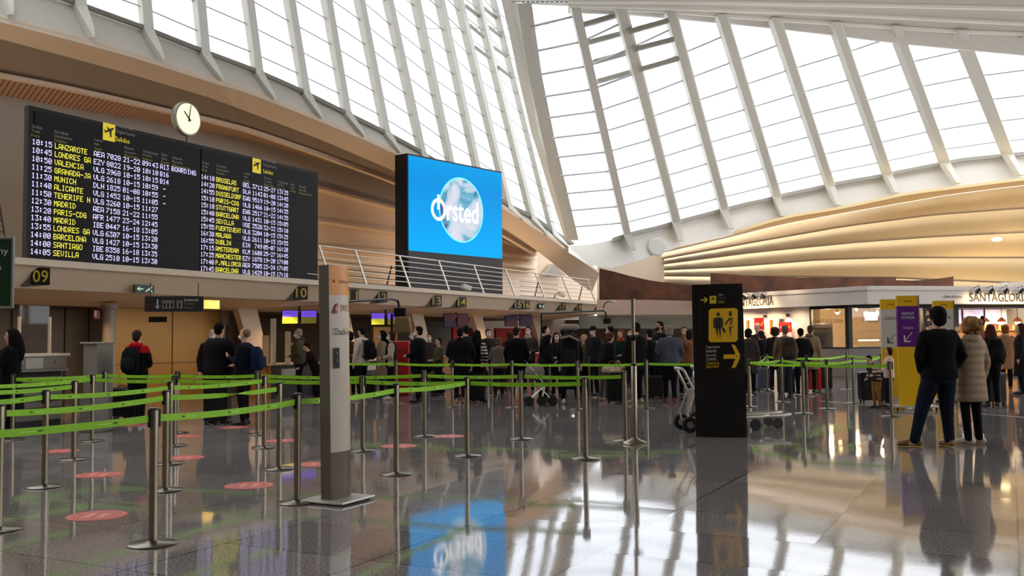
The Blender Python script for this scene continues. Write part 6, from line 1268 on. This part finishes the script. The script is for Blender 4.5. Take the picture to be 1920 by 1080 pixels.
    # ---- shoes
    for s_, f in feet_:
        b = MB(); heel = f - FD[s_] * .07 + V((0, 0, .05)); toe = f + FD[s_] * .17 + V((0, 0, .035)); b.limb([S3(heel), S3(f + FD[s_] * .02 + V((0, 0, .055))), S3(toe)], [.044 * k, .048 * k, .034 * k], 12)
        for i, q in enumerate(b.v): b.v[i] = V((q.x, q.y, max(.006, q.z)))
        b.limb([S3(f - FD[s_] * .04 + V((0, 0, .06))), S3(f - FD[s_] * .04 + V((0, 0, .12)))], [.046 * k, .045 * k], 10); remesh(b, 'shoe', [mat('shoe_%d_%d_%d' % shoe, shoe, .5), mat('sole_%d' % (1 if sum(shoe) > 300 else 0), (225, 220, 210) if sum(shoe) > 300 else (30, 26, 22), .7)], t, v * .7, 2, reg=lambda c: 1 if c.z < .022 * k else 0)
    # ---- jacket / coat
    b = MB(); wj = w * 1.06; low = .86 - coat; rows = [(low, 0, (.185 + coat * .10) * wj, (.140 + coat * .08) * wj), (low + .02, 0, (.19 + coat * .10) * wj, (.145 + coat * .08) * wj)]
    if coat > .1: rows += [(.82, 0, .200 * wj, .152 * wj)]
    rows += [(.96, 0, .188 * wj, .146 * wj), (1.08, 0, .172 * wj, .134 * wj), (1.20, .004, .176 * wj, .136 * wj), (1.31, .0, .190 * wj, .142 * wj), (1.40, -.008, .190 * wj, .128 * wj), (1.455, -.012, .150 * wj, .098 * wj), (1.50, -.01, .078, .075)]
    b.vloft([(zz * k, 0, c * k, rx * k, ry * k) for zz, c, rx, ry in rows], 18, .92)
    for s_, kind in zip((-1, 1), arms):
        sh, e, wr, hdr = armp(s_, kind); we = wr + (e - wr).normalized() * .01; b.limb([S3(sh + V((-.015 * s_, 0, .0))), S3(sh.lerp(e, .5)), S3(e), S3(e.lerp(we, .5)), S3(we)], [.078 * k * (.5 + .5 * w), .068 * k * (.5 + .5 * w), .058 * k, .050 * k, .040 * k])
    bend(b)
    mats_ = [cloth(top) if not quilt else quilted(top)]; reg = None
    if sleeve: mats_.append(cloth(sleeve)); reg = lambda c: 1 if abs(c.x) > .165 * k * w else 0
    if stripes: reg = lambda c: 1 if (abs(c.x) > .15 * k * w and int(c.z * 26) % 2) else 0
    if shoulders: mats_.append(cloth(shoulders)); reg = lambda c: 1 if c.z > 1.33 * k else 0
    remesh(b, 'jacket' if coat < .15 else 'coat', mats_, t, v, 3, reg=reg)
    if hood:
        b = MB(); b.ball(S3((0, -.085, 1.475)), V((.115, .085, .075)) * k, 14, 9); b.limb([S3((-.09, -.02, 1.50)), S3((-.06, .07, 1.46))], [.035 * k, .02 * k]); b.limb([S3((.09, -.02, 1.50)), S3((.06, .07, 1.46))], [.035 * k, .02 * k]); bend(b); remesh(b, 'hood', [cloth(hood)], t, v * .9, 3)
    if scarf: b = MB(); b.vloft([(zz * k, 0, 0, r_ * k, r_ * k * .95) for zz, r_ in ((1.45, .10), (1.48, .105), (1.53, .09), (1.56, .075))], 16); bend(b); b.build('scarf', cloth(scarf), t, True)
    # ---- hair
    hm = cloth(hair); b = MB(); hk = 1.0
    if style == 'short': b.ball(S3((0, -.014, 1.680)), V((.083, .098, .088)) * k, 18, 11); b.ball(S3((0, -.045, 1.62)), V((.070, .060, .065)) * k, 14, 9)
    elif style == 'thin': b.ball(S3((0, -.022, 1.666)), V((.080, .090, .080)) * k, 18, 11)
    elif style == 'long': b.ball(S3((0, -.014, 1.680)), V((.088, .102, .092)) * k, 18, 11); b.limb([S3((0, -.05, 1.66)), S3((0, -.085, 1.54)), S3((0, -.125, 1.40)), S3((0, -.14, 1.30))], [.085 * k, .095 * k, .085 * k, .045 * k], 12); b.limb([S3((-.075, -.01, 1.64)), S3((-.09, -.02, 1.48))], [.032 * k, .03 * k]); b.limb([S3((.075, -.01, 1.64)), S3((.09, -.02, 1.48))], [.032 * k, .03 * k])
    elif style == 'curly':
        b.ball(S3((0, -.02, 1.675)), V((.105, .115, .100)) * k, 18, 11); rs = random.Random(5)
        for q in range(60):
            a1, a2 = rs.uniform(0, 6.28), rs.uniform(-1.1, 1.3); b.ball(S3((.105 * math.cos(a1) * math.cos(a2), -.03 + .115 * math.sin(a1) * math.cos(a2) - .02, 1.645 + .105 * math.sin(a2))), rs.uniform(.022, .036) * k, 8, 6)
    elif style == 'bun': b.ball(S3((0, -.014, 1.680)), V((.084, .098, .088)) * k, 18, 11); b.ball(S3((0, -.06, 1.79)), .042 * k, 12, 8)
    elif style == 'bob': b.ball(S3((0, -.016, 1.672)), V((.096, .108, .098)) * k, 18, 11); b.ball(S3((0, -.04, 1.59)), V((.092, .075, .07)) * k, 16, 9)
    if style != 'none':
        fx0 = .050 if style in ('short', 'thin') else .055
        for i, q in enumerate(b.v):   # cut a face opening
            if q.z < 1.70 * k and q.y > .035 * k: b.v[i] = V((q.x, .035 * k - (.006 * k), q.z))
        hc = S3((0, -.01, 1.66)); b.v = [hc + (q - hc) * hs if q.y < .03 * k else V((hc.x + (q.x - hc.x) * hs, q.y, hc.z + (q.z - hc.z) * hs)) for q in b.v]
        bend(b); remesh(b, 'hair', [hm], t, v * .75, 2)
    if cap: b = MB(); b.ball(S3((0, -.004, 1.70)), V((.090, .106, .078)) * k, 18, 10); b.limb([S3((-.03, .10, 1.69)), S3((0, .17, 1.68)), S3((.03, .10, 1.69))], [.02 * k, .018 * k, .02 * k]); bend(b); remesh(b, 'cap', [cloth(cap)], t, v * .7, 2)
    if pack:
        col, sz, lab = pack; q0 = V((0, -.14 - .10 * sz, 1.20)) * k; rt = Matrix.Rotation(math.radians(face), 3, 'Z')
        bp = thing('backpack', lab, 'backpack', V((p.x, p.y, z)) + rt @ (q0 - V((0, 0, .25 * k))), math.radians(face)); hh = .24 * sz
        b = MB(); b.vloft([(.25 * k - hh, 0, .0, .10, .07), (.25 * k - hh + .03, 0, 0, .15 * sz ** .5, .10 * sz), (.25 * k, 0, -.01, .165 * sz ** .5, .11 * sz), (.25 * k + hh - .08, 0, 0, .15 * sz ** .5, .10 * sz), (.25 * k + hh, 0, .02, .09, .06)], 16, .75); b.build('pack_body', cloth(col), bp, True)
        b = MB(); b.vloft([(.25 * k - hh + .06, 0, -.10 * sz, .11, .05), (.25 * k - hh + .09, 0, -.11 * sz, .125, .06), (.25 * k + .02, 0, -.11 * sz, .12, .055), (.25 * k + .05, 0, -.10 * sz, .09, .04)], 14, .8); b.build('front_pocket', cloth(tuple(min(255, c + 10) for c in col)), bp, True)
        for s_ in (-1, 1): b = MB(); b.tube([(s_ * .10, .05, .25 * k + hh * .8), (s_ * .105, .15, .25 * k + .24), (s_ * .105, .27 * 1, .25 * k + .18), (s_ * .11, .30, .25 * k + .02), (s_ * .13, .16, .25 * k - .16), (s_ * .11, .05, .25 * k - .18)], .016, 6); b.build('strap', cloth(col), bp)
    return t
def quilted(rgb):
    m = mat('quilted_cloth', rgb, .85, spec=.2); nt = m.node_tree; t = nt.nodes.new('ShaderNodeTexCoord'); w = nt.nodes.new('ShaderNodeTexWave'); w.bands_direction = 'Z'; w.inputs['Scale'].default_value = 3.2; w.inputs['Distortion'].default_value = .6
    bp = nt.nodes.new('ShaderNodeBump'); bp.inputs['Strength'].default_value = .6; bp.inputs['Distance'].default_value = .03; nt.links.new(t.outputs['Object'], w.inputs['Vector']); nt.links.new(w.outputs['Fac'], bp.inputs['Height']); nt.links.new(bp.outputs[0], nt.nodes['Principled BSDF'].inputs['Normal']); return m
# --- the couple in front
def near_couple():
    t = person(x=1758, Y=12.95, H=1.83, face=2, label='man in black jacket and blue jeans seen from behind, legs apart, hands in pockets', top=(20, 17, 17), bot=(22, 26, 42), hair=(22, 16, 14), style='short', arms=('pocket', 'pocket'), w=1.16, shoe=(142, 104, 54), legs='step', vox=.013, hs=1.28, lw=1.16)
    t2 = person(x=1817, Y=13.1, H=1.70, face=14, label='woman with blond curly hair in a long beige hooded coat beside the man in jeans', top=(176, 152, 124), bot=(16, 14, 16), hair=(168, 126, 82), style='curly', arms=('front', 'down'), w=1.0, shoe=(226, 218, 204), coat=.26, hood=(188, 166, 138), legs='left', vox=.013, quilt=True, hs=1.14, lw=.95)
    return t, t2
near_couple()
# --- left zone
person(x=22, Y=15.2, H=1.70, face=98, label='long-haired woman in black coat touching her face, cut by the left edge', top=(14, 13, 15), bot=(12, 12, 16), hair=(20, 14, 12), style='long', arms=('face', 'phone'), coat=.45, w=1.05)
person(x=258, Y=17.4, H=1.68, face=-8, label='man in red-shouldered black hoodie with black backpack, seen from behind', top=(20, 18, 20), shoulders=(168, 18, 24), hood=(178, 20, 26), bot=(14, 14, 22), hair=(52, 44, 38), arms=('front', 'front'), w=1.06, shoe=(190, 180, 170), pack=((16, 18, 20), .95, 'black backpack on the man in the red hood'))
person(x=412, Y=17.3, H=1.80, face=-20, label='bulky man in black jacket seen from behind at the gold wall', top=(22, 16, 20), bot=(14, 14, 20), hair=(18, 14, 12), arms=('front', 'front'), w=1.42)
person(x=398, Y=19.3, H=1.72, face=200, label='person mostly hidden behind the bulky man, pale forehead showing', top=(28, 24, 28), bot=(20, 20, 24), hair=(120, 96, 76), style='thin', mask=True)
person(x=459, Y=17.0, H=1.70, face=80, label='balding man with white mask and navy jacket facing the bulky man', top=(16, 20, 34), bot=(14, 14, 18), hair=(130, 100, 78), style='thin', arms=('phone', 'front'), w=1.12, mask=True, pack=((20, 30, 54), .9, 'navy backpack on the balding masked man'))
person(x=562, Y=24.6, H=1.76, face=100, label='grey-haired man in an olive jacket leaning at desk ten', top=(84, 78, 58), bot=(22, 24, 32), hair=(150, 140, 128), arms=('front', 'front'), w=1.08, mask=True, hood=(70, 66, 50), lean=.06)
person(x=592, Y=24.0, H=1.45, face=110, label='low dark figure bending with one arm out beside the white totem', top=(34, 16, 16), bot=(20, 18, 20), hair=(24, 18, 16), arms=('reach', 'down'), lean=.4)
# --- middle queue
Q = [
 (656, 25.0, 1.68, 30, 'person with dark hair and brown jacket just right of the white totem', dict(top=(74, 44, 32), hair=(18, 14, 14), style='bob')),
 (678, 23.6, 1.80, 60, 'man with dark cap and white shirt carrying a black backpack', dict(top=(204, 190, 172), bot=(24, 22, 26), cap=(28, 26, 26), arms=('down', 'front'), shoe=(200, 170, 150), pack=((16, 16, 22), 1.0, 'black backpack on the man with the cap'))),
 (716, 25.0, 1.70, 95, 'woman with long black hair, mask and beige coat beside the man with the cap', dict(top=(132, 112, 92), hair=(14, 12, 12), style='long', mask=True, coat=.3)),
 (733, 23.6, 1.66, 98, 'woman with mask and black vest over pale sleeves', dict(top=(22, 20, 20), sleeve=(180, 164, 144), hair=(52, 34, 24), style='bob', mask=True, shoe=(214, 190, 170), arms=('front', 'front'))),
 (784, 22.6, 1.77, 78, 'young man with short dark hair in a big black jacket looking at his phone', dict(top=(14, 14, 18), bot=(14, 14, 18), hair=(22, 16, 14), arms=('front', 'front'), w=1.3, mask=True)),
 (822, 25.0, 1.50, 120, 'short person in olive jacket between the phone man and the bulky hooded man', dict(top=(76, 74, 50), hair=(36, 28, 24), arms=('front', 'front'))),
 (805, 27.0, 1.62, 160, 'small dim figure further back left of the bulky hooded man', dict(top=(60, 50, 44), hair=(40, 30, 24), mask=True)),
 (863, 22.2, 1.72, -6, 'bulky hooded man in black seen from behind in mid queue', dict(top=(16, 14, 15), bot=(18, 18, 22), hair=(24, 20, 18), w=1.5, hood=(18, 16, 17), arms=('front', 'down'), shoe=(150, 130, 110))),
 (873, 24.4, 1.80, 40, 'tall person behind the bulky hooded man, pale mask at the side', dict(top=(24, 22, 24), hair=(28, 22, 20), mask=True)),
 (895, 22.6, 1.66, -30, 'woman with long black hair and striped sleeves', dict(top=(18, 16, 18), hair=(14, 12, 12), style='long', stripes=True, sleeve=(190, 178, 166), w=1.05)),
 (934, 24.0, 1.50, 10, 'grey-haired short person in a grey shirt in the queue', dict(top=(104, 92, 82), bot=(24, 22, 26), hair=(92, 78, 60), style='bob', arms=('front', 'reach'))),
 (968, 23.2, 1.74, -12, 'man in a long black coat left of the pram', dict(top=(14, 12, 15), bot=(16, 15, 18), hair=(38, 30, 26), coat=.3, w=1.15)),
 (990, 26.0, 1.78, 165, 'man with mask facing the camera in a pale-collared jacket', dict(top=(66, 60, 56), hair=(20, 16, 14), mask=True, arms=('front', 'front'), scarf=(170, 156, 140))),
 (1023, 26.0, 1.80, 268, 'young man in profile looking right above the pram', dict(top=(24, 22, 24), hair=(26, 20, 18), w=1.1)),
 (1017, 22.6, 1.56, 300, 'long-haired woman bending over the pram', dict(top=(20, 18, 20), hair=(16, 13, 13), style='long', arms=('reach', 'front'), lean=.25)),
 (1043, 24.2, 1.60, 190, 'woman with black hair and mask facing the camera behind the pram', dict(top=(24, 20, 24), hair=(14, 12, 12), style='long', mask=True, arms=('front', 'front'))),
 (1068, 21.7, 1.70, -4, 'person in dark skirt and white shoes carrying a huge rucksack', dict(top=(20, 18, 18), bot=(18, 20, 28), hair=(30, 24, 22), shoe=(224, 206, 180), legs='wide', w=1.12, skirt=(20, 22, 30), pack=((22, 20, 22), 1.75, 'huge overloaded black rucksack with pale rolled mat'))),
 (1095, 24.8, 1.55, 200, 'small blond person right of the huge rucksack', dict(top=(112, 96, 78), hair=(190, 150, 104), style='bob')),
 (1112, 24.6, 1.76, 130, 'man with grey mask and flat dark cap in the queue', dict(top=(36, 34, 36), hair=(24, 20, 20), cap=(30, 28, 30), mask=True)),
 (1131, 22.4, 1.62, -60, 'woman with brown hair in black jacket bending over the flowered bag', dict(top=(24, 22, 24), bot=(96, 88, 82), hair=(84, 52, 36), style='bob', arms=('reach', 'front'), lean=.32, shoe=(180, 140, 120))),
 (1143, 23.6, 1.74, 75, 'young man in black hooded coat looking left', dict(top=(18, 16, 18), hair=(24, 18, 16), hood=(22, 20, 22))),
 (1163, 24.4, 1.66, 150, 'woman with auburn hair and rust scarf facing the camera', dict(top=(26, 40, 34), hair=(112, 62, 38), style='bob', scarf=(150, 70, 36), arms=('front', 'front'))),
 (1192, 21.6, 1.80, 35, 'tall man in black coat with grey mask behind the tall pole', dict(top=(18, 17, 19), bot=(18, 18, 24), hair=(26, 20, 18), mask=True, w=1.3, coat=.15, shoe=(196, 176, 150))),
 (1217, 23.6, 1.66, 20, 'person in black vest over pale pink sleeves and red cuffs', dict(top=(20, 18, 20), sleeve=(206, 160, 150), hair=(28, 22, 20), arms=('front', 'reach'))),
 (1236, 24.2, 1.86, 120, 'tall bearded man in dark clothes behind the grey-haired woman', dict(top=(22, 20, 22), hair=(22, 18, 16), skin=1, mask='dark')),
 (1254, 21.8, 1.73, -4, 'grey-haired woman in blue-grey jacket seen from behind', dict(top=(78, 82, 94), bot=(14, 14, 22), hair=(140, 124, 108), style='bob', w=1.22, shoe=(120, 34, 28), arms=('pocket', 'pocket'))),
 (1283, 24.0, 1.72, 170, 'person with brown hair beside the grey-haired woman, mostly hidden', dict(top=(120, 86, 60), hair=(104, 66, 44), arms=('front', 'front'))),
 (1289, 22.6, 1.62, 60, 'person with arms raised to the hair left of the black totem', dict(top=(120, 74, 46), hair=(44, 28, 22), style='bob', arms=('head', 'head'))),
 (772, 28.0, 1.70, 150, 'dim figure at the red partition behind the phone man', dict(top=(44, 30, 28), hair=(26, 20, 18), mask=True)),
 (915, 28.5, 1.74, 200, 'dim figure far behind the striped-sleeve woman', dict(top=(50, 40, 36), hair=(30, 24, 20), mask=True)),
 (955, 28.0, 1.66, 30, 'dim figure behind the man in the long black coat', dict(top=(60, 34, 30), hair=(60, 40, 28), style='bob')),
 (1055, 28.0, 1.72, 20, 'dim figure far behind the huge rucksack', dict(top=(36, 32, 40), hair=(24, 20, 18))),
 (1180, 28.5, 1.70, 200, 'dim figure far behind the tall man at the pole', dict(top=(58, 46, 40), hair=(70, 46, 30), mask=True)),
 # right queue
 (1403, 24.4, 1.66, -30, 'dark-haired person in grey coat touching the black totem at its right', dict(top=(66, 58, 54), hair=(30, 22, 20), style='bob', coat=.3)),
 (1420, 28.2, 1.80, 150, 'man with reddish face before the tall red banner', dict(top=(54, 42, 44), hair=(86, 50, 40), style='thin')),
 (1426, 27.0, 1.62, 20, 'dark-jacketed person with arm raised before the tall red banner', dict(top=(26, 22, 26), hair=(58, 38, 34), style='bob', arms=('phone', 'reach'))),
 (1452, 26.2, 1.70, -10, 'person with bushy brown hair before the wide red banner', dict(top=(40, 34, 34), hair=(56, 42, 34), style='curly')),
 (1471, 22.9, 1.72, 4, 'grey-capped man with brown backpack in the right queue', dict(top=(110, 92, 76), bot=(50, 52, 66), hair=(120, 100, 84), pack=((58, 44, 36), 1.05, 'brown-black backpack on the grey-capped man'), w=1.1)),
 (1500, 24.4, 1.66, 0, 'man with black hair in a black jacket, right queue', dict(top=(18, 15, 18), hair=(18, 14, 14), w=1.25)),
 (1517, 25.0, 1.74, -35, 'person in a beige hooded jacket leaning right beside the red suitcase', dict(top=(150, 124, 96), bot=(40, 34, 34), hair=(90, 60, 44), style='short', hood=(120, 100, 80), coat=.25, lean=.15)),
 # by the yellow totems
 (1640, 19.6, 1.10, 110, 'crouching child in striped top and ochre trousers by the large black suitcase', dict(top=(60, 44, 42), stripes=True, sleeve=(196, 170, 150), bot=(140, 100, 50), hair=(44, 26, 22), arms=('reach', 'front'), lean=.4)),
 (1664, 19.9, 1.22, 80, 'small person in pink-white shirt half hidden by the yellow totem', dict(top=(222, 190, 176), hair=(60, 34, 26), style='bob', arms=('reach', 'front'))),
 # right edge
 (1856, 19.6, 1.66, -6, 'woman in black jacket with black backpack waiting at the bakery', dict(top=(26, 20, 22), bot=(14, 14, 18), hair=(70, 40, 30), style='long', shoe=(40, 36, 34), pack=((16, 14, 16), 1.0, 'black backpack on the woman waiting at the bakery'), arms=('front', 'hold'))),
 (1838, 23.5, 1.84, 20, 'person with a hair bun and rust top further back at the bakery', dict(top=(150, 84, 56), hair=(44, 26, 20), style='bun')),
 (1884, 25.2, 1.70, -25, 'auburn-haired woman in a tan fur-collar coat at the bakery', dict(top=(168, 122, 84), bot=(30, 22, 24), hair=(136, 72, 40), style='bob', coat=.28, hood=(186, 150, 110), shoe=(90, 26, 22), legs='walk')),
 (1912, 23.4, 1.72, 60, 'masked woman with long brown hair in a dark coat at the right edge', dict(top=(34, 26, 28), bot=(26, 26, 32), hair=(66, 40, 28), style='long', coat=.4, mask=True)),
 (1746, 24.0, 1.74, 150, 'person whose forehead shows left of the man in the black jacket', dict(top=(80, 70, 60), hair=(90, 70, 56), style='short')),
]
for x_, Y_p, H_, f_, lb, kw in Q: person(x=x_, Y=Y_p, H=H_, face=f_, label=lb, **kw)
# pale mat and details on the huge rucksack
bpk = [o for o in bpy.data.objects if o.get('label', '').startswith('huge overloaded')][0]
b = MB(); b.limb([(-.15, -.06, .80), (.15, -.06, .80)], [.07, .07], 12); b.build('rolled_mat', mat('mat_pale', (150, 136, 120), .8), bpk, True); b = MB(); b.tube([(-.2, -.2, .55), (0, -.25, .60), (.2, -.18, .50)], .022, 8); b.build('side_strap', mat('mat_pale'), bpk, True)
